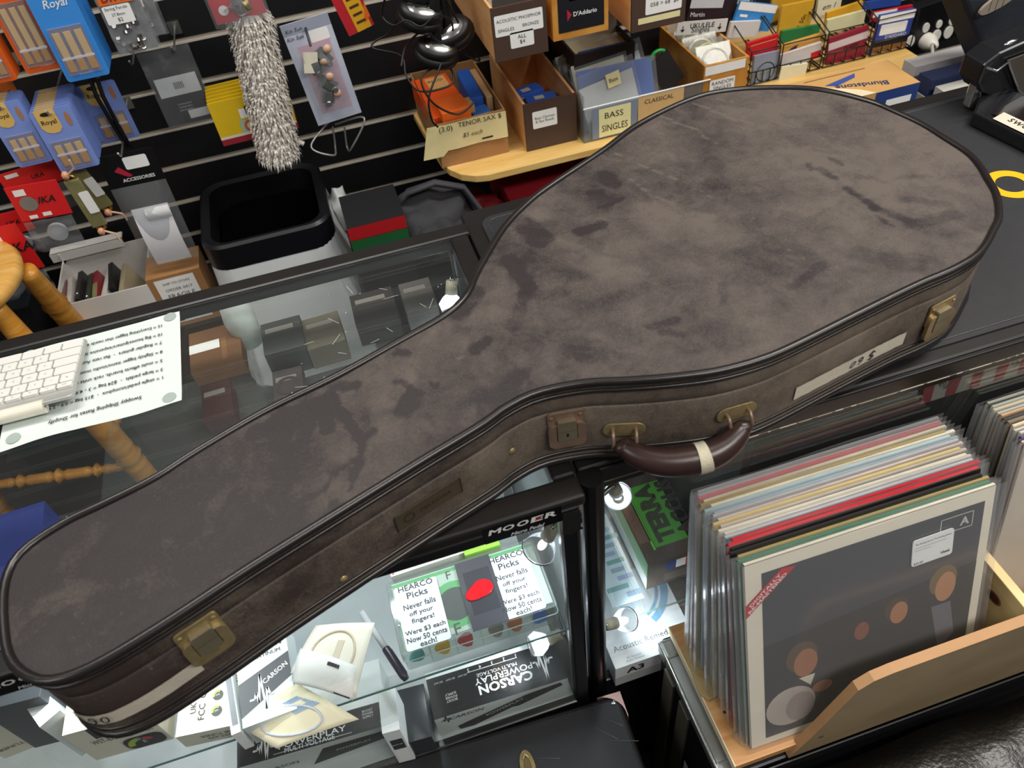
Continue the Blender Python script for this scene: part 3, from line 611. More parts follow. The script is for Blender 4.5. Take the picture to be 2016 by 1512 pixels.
b.rect(GR, M, .006, dp - .010, w_ - .004, dp - .005, zi + .0002); b.disc(GR, M, w_ * .40, dp * .45, .034, zi + .0002); b.disc(INK, M, w_ * .40, dp * .45, .024, zi + .0004); b.disc(GR, M, w_ * .72, dp * .5, .034, zi + .0002); b.disc(INK, M, w_ * .72, dp * .55, .022, zi + .0004)
b.text(INK, 'F', M, w_ * .40, dp * .86, h=.012, z=zi + .0005); b.text(INK, 'IC', M, w_ * .67, dp * .83, h=.012, z=zi + .0005); b.text(INK, 'F', M, w_ * .37, dp * .12, h=.016, z=zi + .0005); b.rect(mat('2E5E4A', .5), M, .006, dp * .40, .02, dp * .44, zi + .0003); b.rect(mat('9CC7A4', .5), M, .006, dp * .27, .022, dp * .40, zi + .0003)
b.build('paper_insert', pc)['label'] = 'green and black printed insert'
def label_(x0, x1):
    b = MB(); m = mat('E7EDF0', .5, var=.01); b.rrect(m, M, x0, .002, x1, dp - .012, .004, h + .0003, .0004); cx = (x0 + x1) / 2; D = dp - .014
    for s, yy, hh, ww in (('HEARCO', .93, .0085, .050), ('Picks', .80, .0095, .030), ('Never falls', .63, .0082, .046), ('off your', .50, .0082, .034), ('fingers!', .385, .0088, .032), ('Were $3 each', .235, .0075, .056), ('Now 50 cents', .13, .0075, .056), ('each!', .035, .0075, .023)):
        b.text(mat('33373E', .6), s, M, cx, .004 + D * yy, w=ww * (x1 - x0) / .062, h=hh, z=h + .0012, bold=.012)
    b.build('label', pc)['label'] = 'white label with grey lettering'
label_(.008, .066); label_(w_ - .072, w_ - .014)
b = MB(); b.box(mat('46464C', .35), w_ * .455, w_ * .455 + .048, .001, dp - .004, h + .0003, h + .0010, M); cx, cy = w_ * .455 + .025, dp * .52
b.rect(clear('DDDDE2', .02, .05), M, cx - .018, cy - .034, cx + .018, cy + .03, h + .0014); b.build('backing_card', pc)
b = MB(); Pk = [(cx + .002 + r * math.cos(a_) , cy + r * .86 * math.sin(a_)) for a_, r in [(math.radians(k * 10), .0145 + .0115 * max(0, math.cos(math.radians(k * 10 - 205))) ** 5) for k in range(36)]]
b.prism(mat('E0101E', .15, spec=.8, coat=.5), Pk, M, h + .0016, h + .0034); b.build('sample_pick', pc, .0008)['label'] = 'glossy red pick'
R = random.Random(11)
for k in range(15):
    col = ('5FB0B8', 'E8B41E', 'D23A40', '8F8B86', 'C46A30', '3A6BC8', 'C3303C', 'D98C2B')[k % 8]; ci = k % 6; x = w_ * (ci + .5) / 6 + R.uniform(-.006, .006); y = .014 + (k // 6) * .026
    Mk = M @ Matrix.Translation((x, y, .004 + (k // 6) * .003)) @ Matrix.Rotation(R.uniform(0, 6), 4, 'Z') @ Matrix.Rotation(R.uniform(-.35, .35), 4, 'X'); b = MB(); hx = lin(col)
    b.prism(mat(col, .3), [(.0105 * math.cos(a_) * (1 + .25 * math.cos(3 * a_) * .5), .0105 * math.sin(a_) * (1 + .12 * math.cos(3 * a_))) for a_ in [j * math.pi / 6 for j in range(12)]], Mk, 0, .0012)
    cn = {'5FB0B8': 'teal', 'E8B41E': 'yellow', 'D23A40': 'red', '8F8B86': 'grey', 'C46A30': 'rust', '3A6BC8': 'blue', 'C3303C': 'crimson', 'D98C2B': 'amber'}[col]
    tag(b.build('guitar_pick', at=Mk.translation), f'loose {cn} pick in the {ORD[ci]} compartment from the left of the clear case' + ('', ', middle layer', ', rearmost')[k // 6], 'pick', 'loose guitar picks in the clear case')
p = PB(PT - .012, SHZ + .0005, (770, 1136), (955, 1074), (950, 1050), mat('E9E4DA', .6), .04); p.b.text(mat('5A5A60', .6), '(6 for $5)', p.T, p.w * .33, p.d * .35, w=.06); p.b.rect(RED, p.T, p.w * .02, .002, p.w * .035, .018); p.b.rect(RED, p.T, p.w * .62, .008, p.w * .635, .026); p.b.rect(mat('D9B23A', .5), p.T, p.w * .66, .006, p.w * .86, .026)
p.done('price_card_box', 'low white box with a handwritten offer behind the pick case', 'box')
p = PB(PT - .006, SHZ + .0005, (915, 1094), (985, 1072), (980, 1052), mat('9FD24A', .5), .03); p.done('green_packet', 'small lime green packet behind the pick case', 'packet')
# ---- stock inside the right counter
TB = .572
p = PB(TB, .499, (1276, 1112), (1368, 1082), (1330, 925), mat('4B4138', .5, var=.1), .17); T, F = p.T, p.F; GT = mat('4A9A34', .5, var=.06)
x0, x1, y0, y1 = .022, p.w + .0, .022, .135
p.b.rect(GT, T, x0, y0, x1, y1, .0006); p.b.rect(mat('6CCB3F', .5), T, x0 - .004, y0 - .003, x0 - .001, y1, .0006)
p.b.text(mat('3A3F2E', .5), 'TERRA', T, x0 + .022, (y0 + y1) / 2 + .002, w=.106, h=.030, rot=math.pi / 2, z=.0012, bold=.06); p.b.text(mat('33312C', .5), 'ACOUS', T, x0 + .058, (y0 + y1) / 2 + .002, w=.106, h=.030, rot=math.pi / 2, z=.0012, bold=.05)
p.b.rect(mat('6B5244', .6), T, .002, .035, .02, .13, .0006)
for k, c_ in enumerate(('2B3A7A', 'E8E8E6', 'C8283A')): p.b.rect(mat(c_, .5), F, .03 + k * .0155, p.h * .55, .0455 + k * .0155, p.h * .85, .0006)
for k in range(6): p.b.rect(mat('8E867A', .6), F, .028, p.h * .15 + k * .0035, .078, p.h * .15 + k * .0035 + .0012, .0006)
p.b.rect(mat('8FC79B', .5), p.L, 0, p.h * .45, p.d, p.h, .0006); p.b.rect(mat('DFE6E2', .5), p.L, 0, 0, p.d, p.h * .45, .0006)
p.done('cable_box', 'brown box with bold green lettering behind the right counter glass', 'box', None, .001)
p = PB(.500, .4985, (1206, 1196), (1268, 1176), (1205, 1010), mat('CFE0E8', .4), .16); R = random.Random(2)
for k in range(10): p.b.rect(mat(('9FB4C6', '86AFAE', 'A8B4D2')[k % 3], .5), p.T, R.uniform(0, .03), .008 + k * .015, R.uniform(.035, .055), .016 + k * .015)
p.done('leaflet', 'pale blue printed leaflet on the glass shelf left of the brown box', 'leaflet', None, 0)
p = PB(.462, .402, (1212, 1318), (1372, 1262), (1370, 1170), mat('F1F5F6', .4, var=.01), .145); T, F = p.T, p.F; BL = mat('7FB2D6', .5)
p.b.text(mat('3C4046', .6), 'Acoustic Remedy', T, p.w * .42, .027, w=.094, z=.0008); p.b.text(mat('9AA2AC', .6), '3D Acoustic\nAudio Modeler', T, p.w * .26, .008, w=.03)
p.b.disc(BL, T, .055, .115, .074, .0006, r0=.063, a0=-65, a1=10); p.b.disc(BL, T, .055, .115, .059, .0006, r0=.054, a0=-65, a1=10); p.b.disc(mat('C7D6E2', .5), T, .055, .085, .012, .0006); p.b.text(INK, 'A3', F, .032, p.h * .7, w=.028, bold=.02); p.b.rect(mat('C9CCCC', .5), F, 0, 0, p.w, p.h * .45)
p.done('effect_box', 'bright white box with blue arcs under the lowest lamp of the right counter', 'box')
# ---- small halogen lamps on bent stalks
def halogen(name, label, pos, aim, stalk, watts, on_=True, r=.021):
    pos = V(pos); d = (V(aim) - pos).normalized(); M = frame(pos, d.orthogonal(), d.cross(d.orthogonal())); t_ = thing(name, label, 'spotlight', M, 'cabinet spotlights')
    b = MB(); b.lathe(clear('FFFFFF', .7, .08, 'F6FAFF', name='dichroic'), [(.006, -.024), (.012, -.018), (.018, -.008), (r, .004)], M, 28); b.tube(CHROME, [M @ V((r * math.cos(k * .2244), r * math.sin(k * .2244), .004)) for k in range(28)], .0012, 6, True); b.build('reflector', t_)
    b = MB(); b.blob(glow('EAF4FF', 60 if on_ else 0), M @ Matrix.Translation((0, 0, -.008)), .005, .005, .009, 12, 8); b.build('bulb', t_)
    b = MB(); b.lathe(mat('C7BDA6', .4), [(0, -.043), (.008, -.043), (.009, -.024), (0, -.024)], M, 16); b.build('socket', t_)
    b = MB(); b.tube(CHROME, [M @ V((0, 0, -.042)), M @ V((0, 0, -.05))] + [V(s) for s in stalk], .0035, 8); b.build('stalk', t_)
    l = bpy.data.lights.new(name + '_beam', 'SPOT'); l.energy = watts; l.color = (.86, .93, 1); l.spot_size = 2.6; l.spot_blend = .7; l.shadow_soft_size = .012
    o = bpy.data.objects.new(name + '_beam', l); C.objects.link(o); o.location = pos + d * .012; o.rotation_euler = d.to_track_quat('-Z', 'Y').to_euler(); return t_
halogen('spotlight', 'lit spotlight hanging over the right-hand label of the pick case', (.106, .50, .775), (.02, .51, .60), [(.116, .505, .80), (.118, .51, .84)], .7)
halogen('spotlight', 'lit spotlight under the glass shelf right of the black lettered box', (.077, .49, .548), (-.10, .50, .50), [(.11, .492, .556), (.117, .495, .56)], .7, r=.014)
halogen('spotlight', 'lit spotlight low behind the right counter post over the white box', (.222, .495, .520), (.34, .52, .45), [(.19, .495, .524), (.176, .495, .528)], .42, r=.017)
halogen('spotlight', 'small spotlight high behind the right counter glass near the post', (.216, .52, .80), (.29, .60, .5), [(.19, .51, .83), (.178, .505, .85)], .9, True, r=.008)
halogen('spotlight', 'spotlight inside the back right corner of the left counter', (.098, .87, .862), (.03, .78, .6), [(.112, .885, .885), (.117, .89, .90)], .8, r=.013)
halogen('spotlight', 'added hidden spotlight under the counter top behind the guitar case, left of the sticker', (-.10, .655, .895), (-.12, .64, .6), [(-.10, .66, .93)], 2.3, r=.017)  # added out of view to brighten the left cabinet
halogen('spotlight', 'added hidden spotlight under the counter top above the cream tuner boxes', (-.39, .60, .895), (-.46, .54, .6), [(-.39, .61, .93)], 3.4, r=.017)  # second added lamp, unseen, lifts the light over the tuner boxes
# ================= flight case, record crate, records =================================================
PLY = wood('B9834A', 'D2A067', .45, (2.5, 30, 30), 'plywood'); PINE = wood('DDBE7E', 'EBD49B', .45, (20, 3, 20), 'pine'); MDF = wood('8E7A5C', '9A8666', .4, (3, 8, 8), 'fibreboard'); MDFE = mat('B78C62', .7)
fc = thing('flight_case', 'black road case with aluminium edges under the record crate', 'flight case', flat((.68, .355, 0)))
b = MB(); b.box(mat('101114', .4, var=.1), .262, 1.12, .258, .462, .02, .497); b.build('body', fc, .004)
b = MB(); A_ = mat('B7BAB8', .3, .85, var=.12)
for x0, x1, y0, y1 in ((.255, .278, .25, .455), (1.10, 1.125, .25, .46)): b.box(A_, x0, x1, y0, y1, .495, .5005); b.box(A_, x0, x0 + .003, y0, y1, .477, .499)
b.box(mat('131416', .4), .262, 1.125, .2515, .2545, .475, .5)
b.tube(mat('D9DBD8', .2, .9), [V((.256, y, .499)) for y in (.25, .35, .455)], .003, 8); b.build('edge_profile', fc, .001)
for y in (.452, .256):
    b = MB(); b.box(mat('9FA09C', .35, .8), .2535, .285, y - .026 if y > .3 else y - .006, y + .006 if y > .3 else y + .026, .474, .5025); b.build('corner_cap', fc, .006, 3)
for y in (.425, .375):
    b = MB(); b.box(mat('6F6A5C', .5, .4), .2575, .262, y - .018, y + .012, .03, .45); b.build('side_strip', fc, .001)
b = MB(); Ms = frame((.2572, .40, .10), -YA, ZA); b.rect(LABEL, Ms, .055, .02, .10, .22, .0006); b.text(INK, 'Y', Ms, .077, .12, h=.03, rot=.6, z=.001); b.build('sticker', fc)
cr = thing('record_crate', 'open timber record crate with a sloping front board, holding sleeved records', 'crate', flat((.68, .36, .5)))
BZ = .527
b = MB(); b.box(PLY, .273, 1.12, .262, .462, .512, BZ - .001)
E_ = mat('E3D3B0', .7, bump=.3); b.box(E_, .2715, .273, .262, .462, .5115, BZ - .0005)
for x, y in ((.292, .300), (.291, .328), (.284, .353), (.297, .331)): b.disc(INK, flat((x, y, BZ - .001)), 0, 0, .0022, .0003, n=10)
b.build('base_board', cr)
FY = .256; f = frame((0, FY, 0), XA, ZA); pz = [ony(x, y, FY - .0) for x, y in ((1548, 1502), (1600, 1450), (1690, 1360), (1722, 1341), (1760, 1325), (2016, 1232))]
prof = [(p.x, max(.5, p.z)) for p in pz]; zt = prof[-1][1]; prof = [(prof[0][0], .501)] + prof[1:] + [(1.12, zt), (1.12, .501)]
b = MB(); b.prism(MDF, list(reversed(prof)) if False else prof[::-1][::-1], f, -.012, 0)
n = len(prof); e = [(x, z) for x, z in prof]
for (x0, z0_), (x1, z1_) in zip(e[:-1], e[1:-1]): b.add(MDFE, [(x0, z0_ + .0003, 0), (x1, z1_ + .0003, 0), (x1, z1_ + .0003, -.012), (x0, z0_ + .0003, -.012)], [(0, 1, 2, 3)], f)
q = ony(1617, 1450, FY); 
b.lathe(CHROME, [(0, .0008), (.003, .0006), (.0036, 0)], frame(q, XA, ZA), 12); b.build('front_board', cr)
b = MB(); b.box(PINE, .6535, .6665, .268, .46, BZ, .664); k = V((.6533, .318, .628)); Mk = frame(k, -YA, ZA); b.disc(mat('8A6238', .6), Mk, 0, 0, .012, .0003, .009, 18); b.disc(mat('4A2F1E', .6), Mk, 0, 0, .009, .0006, .0065, 16); b.build('divider', cr, .001)
b = MB(); b.box(PINE, 1.105, 1.118, .268, .46, BZ, .664); b.build('end_board', cr, .001)
b = MB(); pp = [onz(x, y, BZ + .0005) for x, y in ((1342, 1278), (1395, 1252), (1520, 1300), (1450, 1350), (1395, 1380), (1378, 1368))]; b.prism(mat('A98F62', .8), [(p.x, p.y) for p in pp], Matrix.Translation((0, 0, BZ - .0008)), 0, .0022)
tag(b.build('cardboard_sheet', at=pp[0]), 'torn brown cardboard sheet lying in the bottom of the record crate', 'cardboard')
SL_ = clear('FAFBFC', .10, .14, 'F2F2F2', name='record_sleeve_film')
def record(i, x, yb, yt, col, edge, label, group, dx=0., dz=0., th=.0032, film=True, deco=None, twist=0.):
    L = .314; v = V((0, yt - yb, math.sqrt(max(.01, .30 ** 2)))).normalized(); u = V((1, twist, 0)).normalized(); o = V((x + dx, yb, BZ + .0012 + dz))
    M = frame(o, u, v); t = thing('record', label, 'record', M, group)
    fm = mat(col, .35, spec=.5, var=.12, scale=14); em = mat(edge, .5, var=.08, scale=60)
    b = MB(); b.box(fm, 0, L, 0, L, -th, 0, M); b.box(em, .0004, L - .0004, L - .0015, L + .0012, -th * .92, -th * .08, M); b.box(em, -.0004, .001, .001, L - .001, -th * .92, -th * .08, M)
    if deco: deco(b, M, L)
    b.build('cover', t)
    if film:
        R = random.Random(i * 7 + 1); x0 = -.004 - R.uniform(0, .009); x1 = L + .003 + R.uniform(0, .010); top_ = L + .002 + R.uniform(0, .002)
        b = MB()
        for s, zz in ((1, .0044 if deco else .0009), (-1, -th - .0009)):
            b.grid(SL_, lambda a, c: M @ V((x0 + (x1 - x0) * a, -.001 + (top_ + .001) * c + (.0015 * math.sin(a * 9 + i) * (c > .95)), zz + .0004 * math.sin(7 * a + 5 * c + i))), 8, 6)
        for xx in (x0,): b.add(clear('FAFBFC', .22, .14, 'F4F5F7', name='sleeve_fold'), [M @ V((xx, -.001, .0009)), M @ V((xx, top_, .0009)), M @ V((xx, top_, -th - .0009)), M @ V((xx, -.001, -th - .0009))], [(0, 1, 2, 3)])
        b.build('plastic_sleeve', t)
    return t
def front_cover(b, M, L):
    """plain stand-in picture: slate ground, dark lower field and a few rounded warm and pale shapes"""
    W = mat('EFE6D2', .4, var=.03); b.rect(W, M, 0, 0, L, L, .0003); b.rect(mat('3F4149', .3, var=.06, scale=8), M, .020, .012, L - .012, L - .018, .0005); b.poly(mat('2C2A2F', .3, var=.15, scale=9), [(.020, .012, .0007), (L - .012, .012, .0007), (L - .012, .205, .0007), (.020, .178, .0007)], M)
    wm = ('A56B4A', 'C08760', '8A4F3C', 'B57B55')
    for (x, y, rx, ry, c_) in ((.075, .128, .016, .024, 0), (.150, .150, .010, .015, 2), (.20, .160, .012, .018, 3), (.262, .178, .014, .024, 1)): b.disc(mat(wm[c_], .35), M, x, y, rx, .0009, ry)
    for (x, y, rx, ry, c_) in ((.070, .140, .021, .026, '5A452F'), (.258, .190, .019, .024, '7A6240'), (.196, .168, .016, .019, '4A392A'), (.146, .156, .013, .016, '33291F')): b.disc(mat(c_, .4), M, x, y, rx, .0008, ry)
    b.disc(mat('BDB1A6', .4), M, .055, .058, .034, .0009, .034); b.disc(mat('9E9088', .4), M, .068, .052, .020, .0010, .026); b.poly(mat('D8D0BC', .4), [(.066, .104, .0011), (.088, .104, .0011), (.082, .085, .0011)], M); b.disc(mat('A56B4A', .4), M, .098, .076, .014, .0012, .010)
    b.poly(mat('6E6A74', .4), [(.245, .15, .0009), (.272, .15, .0009), (.283, .09, .0009), (.262, .07, .0009)], M)
    # red ribbon, label code box and price sticker
    a = math.radians(43); RM = M @ Matrix.Translation((.026, L - .045, .0013)) @ Matrix.Rotation(a, 4, 'Z'); b.poly(RED, [(-.043, -.007, 0), (.042, -.007, 0), (.031, .007, 0), (-.030, .007, 0)], RM)
    b.text(mat('F3DEDC', .5), 'DIGITALLY', RM, -.001, .0026, w=.052, h=.0046, z=.0005, bold=.03); b.text(mat('F3DEDC', .5), 'RE-MASTERED', RM, -.003, -.0032, w=.064, h=.0046, z=.0005, bold=.03)
    gb = mat('C9C9C6', .4); x0, y0, x1, y1 = .245, L - .049, L - .026, L - .026
    for r in ((x0, y0, x1, y0 + .0012), (x0, y1 - .0012, x1, y1), (x0, y0, x0 + .0012, y1), (x1 - .0012, y0, x1, y1)): b.rect(gb, M, *r, .0011)
    b.text(gb, 'A', M, x1 - .011, (y0 + y1) / 2, h=.012, z=.0011, bold=.03)
    SM = M @ Matrix.Translation((.236, L - .062, .0026)) @ Matrix.Rotation(.02, 4, 'Z'); b.rrect(LABEL, SM, -.027, -.020, .027, .020, .004, -.0008, .0012)
    b.text(GLINK, 'The Rolling Stones The Rolling Stones', SM, 0, .013, w=.047, z=.0008); b.text(GLINK, 'Used', SM, .017, -.012, w=.011, z=.0008, bold=.03); b.text(GLINK, '$35.00', SM, -.018, -.0165, w=.012, z=.0008)
    for k in range(2): b.rect(mat('BDBDBA', .5), SM, -.024, .007 - k * .004, .018 - k * .02, .008 - k * .004, .0007)
RECS = [('3F4149', 'D9D1BE', 'cream-bordered slate'), ('3E6A55', '4F7C63', 'dark green'), ('8C7A4C', 'A8945C', 'tan'), ('17171A', '2A2725', 'black'), ('1C1A1A', '242120', 'plain black'), ('B71F2B', 'D0202E', 'bright red'), ('A01C26', 'C01C2A', 'red'), ('3E6C72', 'B5B6B8', 'grey-edged teal'), ('A9A8AC', 'C9C5BB', 'pale grey'), ('CFC7B4', 'D8D0BD', 'off-white'), ('9A9186', 'B9B1A6', 'stone grey'), ('C5A865', 'D0B97C', 'mustard'), ('C9B8A8', 'CDBEB2', 'pinkish beige'), ('9C99A0', 'B4B0B2', 'mauve-grey'), ('8FA3AC', '9DB2BA', 'blue-grey'), ('A5B5B8', 'AFC0C2', 'light blue-grey'), ('DAD3BC', 'E4DDC8', 'ivory'), ('B5A36E', 'A99663', 'olive gold'), ('CFC2A8', 'D3C7B0', 'buff'), ('B06C6C', 'CF6F72', 'rose pink'), ('8E8F93', 'A9AAAC', 'mid grey'), ('B98F75', '9FA1A5', 'brown-fronted grey')]
NR_ = len(RECS)
for i, (c_, e_, nm_) in enumerate(RECS):
    t = i / (NR_ - 1); R = random.Random(i + 40)
    yb = .2745 + (.4335 - .2745) * t; yt = .371 + (.4615 - .371) * t ** .95
    lab = 'front record of the crate, slate grey picture sleeve with cream border and red corner ribbon' if i == 0 else ('rearmost record in the crate, %s sleeve against the counter glass' % nm_ if i == NR_ - 1 else '%s record in the crate, %s from the front' % (nm_, ORD[i]))
    record(i, .3015 - .004 * (t > .5), yb, yt, c_, e_, lab, 'records in the left half of the crate', dx=0 if i == 0 else R.uniform(-.009, .003) - .003 * t, dz=0 if i == 0 else R.uniform(0, .003) + .004 * t, th=.0042, film=i not in (3, 4), deco=front_cover if i == 0 else None, twist=R.uniform(-.006, .006) - .006)
RR_ = [('D8D0C2', 'DDD6C9', 'white'), ('8C3040', 'C9B9B0', 'plum'), ('3B3760', '5A5680', 'indigo'), ('C9C0AE', 'D8CEBB', 'bone'), ('B8B5B0', 'C4C0BA', 'silver-grey'), ('D6C7A4', 'E0D2B0', 'pale yellow'), ('6B5A48', '8A7860', 'brown'), ('1E1C1C', '2B2826', 'black'), ('C59B6A', 'D2AA78', 'orange-tan'), ('B5B5B2', 'BFBFBC', 'ash grey'), ('D9C9A6', 'E4D6B4', 'cream'), ('C4C6BC', 'D2D2C8', 'chalk'), ('39523C', 'C7C3B2', 'forest green')]
for i, (c_, e_, nm_) in enumerate(RR_):
    t = i / (len(RR_) - 1); R = random.Random(i + 90)
    record(i + 50, .680 - .004 * t, .335 + .098 * t, .395 + .066 * t, c_, e_, '%s record right of the crate divider, %s from the front' % (nm_, ORD[i]), 'records in the right half of the crate', dx=R.uniform(-.003, .004), dz=R.uniform(0, .004), th=.0036, film=i % 3 != 2, twist=.05 * (1 - t))
# ================= black hard case with corner cap; leather seat ======================================
BV = mat('17171B', .5, var=.2, scale=30, bump=.25)
a, c, d = onz(1215, 1368, .436), onz(760, 1503, .436), onz(1262, 1512, .436); u = (a - c).normalized(); v = ZA.cross(u)
kc = thing('equipment_case', 'scuffed black hard case with metal corner below the counter front', 'case', frame(V((-.06, .28, 0)), u, v)); MK = frame(a - ZA * .436, u, v)
b = MB(); b.box(BV, -.55, 0, -.30, .0, .005, .431, MK); b.build('body', kc, .006, 3)
b = MB(); b.box(BV, -.555, .004, -.305, .002, .402, .436, MK); b.build('lid', kc, .008, 3)
b = MB(); CC = mat('93766F', .35, .6, var=.15); Mt = MK @ Matrix.Translation((0, 0, .4365)); b.prism(CC, [(.0045, .0025), (-.030, .0025)] + [(-.030 + .0345 * math.sin(t * .196), .0025 - .033 * (1 - math.cos(t * .196)) ** 1.0) for t in range(1, 8)] + [(.0045, -.034)], Mt, 0, .0014); b.box(CC, -.03, .0048, .0022, .0035, -.03, .001, Mt); b.box(CC, .0042, .0055, -.034, .0035, -.03, .001, Mt)
b.lathe(CHROME, [(0, .0028), (.003, .0024), (.0042, .0014)], Mt @ Matrix.Translation((-.009, -.009, 0)), 14); b.build('corner_cap', kc)
q = onz(1037, 1500, .437); Mq = frame(q, u, v); b = MB(); P = [(.011 * math.cos(t * .2618) , .024 * math.sin(t * .2618) - .008) for t in range(24)]; b.prism(mat('8E7A50', .4, .7, var=.25, scale=90), P, Mq, 0, .0035); b.prism(mat('6A5A3A', .45, .6), [(.005 * math.cos(t * .2618), .013 * math.sin(t * .2618) - .008) for t in range(24)], Mq, .0035, .0055); b.tube(BRASS, [Mq @ V((-.004, .004, .004)), Mq @ V((0, .009, .006)), Mq @ V((.004, .004, .004))], .0022, 8); b.build('clasp', kc, .0008)
b = MB(); sc_ = mat('6A6356', .6); R = random.Random(4)
for k in range(10):
    x, y = R.uniform(-.2, -.02), R.uniform(-.12, -.01); l = R.uniform(.01, .05); an = R.uniform(-.9, -.2); b.poly(sc_, [(x, y, .4366), (x + l * math.cos(an), y + l * math.sin(an), .4366), (x + l * math.cos(an) + .0007, y + l * math.sin(an) + .0006, .4366)], MK)
b.build('scratches', kc)['label'] = 'pale scuff marks'
LS = mat('15130F', .33, spec=.7, var=.2, scale=25, bump=.5)
b = MB()
def seat_fn(a_, c_):
    x = .30 + .78 * a_; y = .243 - .55 * c_; e = min(a_, 1 - a_, c_ * .7, (1 - c_) * .7); z = .448 + .034 * (1 - math.exp(-e * 40)) + .006 * noise.noise(V((x * 9, y * 14, 0))) + .0035 * noise.noise(V((x * 30, y * 34, 2)))
    return V((x, y + .006 * noise.noise(V((x * 8, 0, 4))), z))
b.grid(LS, seat_fn, 60, 44); ls = thing('padded_bench', 'shiny black leather bench seat in front of the record crate', 'bench', flat((.69, -.03, 0))); b.build('cushion', ls)
b = MB(); b.box(LS, .302, 1.078, -.305, .241, .36, .436); b.build('cushion_border', ls, .01, 3)
for x in (.33, 1.05):
    for y in (-.28, .215): b = MB(); b.box(BLACK, x - .02, x + .02, y - .02, y + .02, 0, .36); b.build('leg', ls)
# ================= keyboard and rate sheet on the glass ================================================
KW = mat('E9E8E2', .4, var=.015); KP = mat('B9B9B4', .35, .3)
o = onz(167.7, 666.4, ZT + .012); ang = math.radians(-1.02); KU = V((-math.cos(ang), -math.sin(ang), 0)); KV = V((math.sin(ang), -math.cos(ang), math.sin(math.radians(6)))); KM = frame(o, KU, KV)
kb = thing('keyboard', 'slim white computer keyboard lying on the rate sheet at the left', 'keyboard', KM)
b = MB(); b.rrect(KP, KM, -.001, -.004, .283, .116, .006, -.0065, .0045); b.build('body', kb, .001)
b = MB(); b.tube(mat('E6E2D2', .35), [KM @ V((x, .1135, -.009)) for x in (.034, .15, .25)], .0085, 14); b.poly(mat('2E2E2C', .5), [(.033, .1205, -.004), (.030, .118, -.004), (.030, .1225, -.006)], KM); b.build('battery_tube', kb)
rows = [([('', 27), ('', 22.5), ('', 27), ('', 95), ('', 27), ('', 22), ('', 19), ('', 19), ('', 19)], 18), ([('', 40)] + [(c, 19) for c in 'ZXCVBNM,./'] + [('', 45)], 18), ([('', 32)] + [(c, 19) for c in "ASDFGHJKL;'"] + [('', 35)], 18), ([('', 28)] + [(c, 19) for c in 'QWERTYUIOP[]'] + [('', 25)], 18), ([('`', 18)] + [(c, 19) for c in '1234567890-='] + [('', 32)], 18.2), ([('esc', 19.6)] + [('F%d' % k, 20.1) for k in range(1, 13)] + [('', 20)], 10.5)]
v0 = .0; KI = mat('A9A9A6', .6)
for j, (ks_, rh) in enumerate(rows):
    u0 = 0.
    for ch, wd in ks_:
        b = MB(); b.rrect(KW, KM, u0 + .0011, v0 + .0011, u0 + wd / 1000 - .0011, v0 + rh / 1000 - .0011, .0018, -.002, .0045, 3)
        if ch: b.text(KI, ch, KM, u0 + wd / 2000, v0 + rh / 2000, h=.0032 if len(ch) == 1 else .002, z=.0027)
        b.build('key', kb, .0004, 1); u0 += wd / 1000
    v0 += rh / 1000
o = onz(354, 614, ZT + .0008); c = onz(358, 789, ZT + .0008); pu = V((-1, -.012, 0)).normalized(); pv = (c - o).normalized(); PM = frame(V((o.x, o.y, ZT + .0006)), pu, pv)
ps = thing('rate_sheet', 'white shipping rates sheet taped upside down under the keyboard', 'paper', PM); b = MB(); PL = (c - o).length
b.grid(mat('DCE5E2', .55, var=.02), lambda a_, c_: PM @ V((.211 * a_, PL * c_ + .002 * math.sin(a_ * 7) * (c_ > .9), .0004 + .0012 * max(0, math.sin(a_ * 9 + 1)) * (c_ < .05 or c_ > .95))), 24, 10)
iv = PM.inverted()
def rline(s, x, y, sz=.0044, w=None):
    p_ = iv @ onz(x, y, ZT + .0006); w = w or len(s) * .00245; b.text(INK, s, PM, p_.x + w / 2, p_.y, w=w, h=sz, z=.0022)
rt = math.pi
def rline(s, x, y, w=None):
    p_ = iv @ onz(x, y, ZT + .0006); w = (w or len(s) * .00262) * 1.06; FT = PM @ Matrix.Translation((p_.x + w / 2, p_.y, .0020)) @ Matrix.Rotation(math.pi, 4, 'X') if False else PM @ Matrix.Translation((p_.x + w / 2, p_.y, .0020)); 
    vs, fs, (tw, th) = text_geo(s, .012); k = w / tw; b.add(INK, [(a_ * k, c_ * k * 1.12, 0) for a_, c_ in vs], fs, FT)
for s, x, y in (('15 = Everything bigger that needs a quote', 320, 642), ('10 = Big basses/guitars/expensive items', 320, 659), ('7 = Regular guitars  -  flat rate Aus-wide', 320, 675), ('8 = Slightly bigger items/studio monitors', 321, 693), ('5 = multi effects boards, rack units etc', 321, 711), ('3 = large pedals  -  $24 bag = 3 - 4.9 kg', 322, 728), ('1 = single pedal/stompbox  -  $15 bag = 0.9 - 2.9 kg', 322, 744)): rline(s, x, y)
rline('Swoppy Shipping Rates for Shopify', 280, 783, .103)
b.build('sheet', ps)
for x, y in ((336, 626), (335, 785), (28, 865), (60, 700)):
    p_ = onz(x, y, ZT); b = MB(); b.cyl(mat('A3B1AA', .6), flat((p_.x, p_.y, ZT + .0014)), .0082, .0012, 24); b.build('sticky_dot', ps)

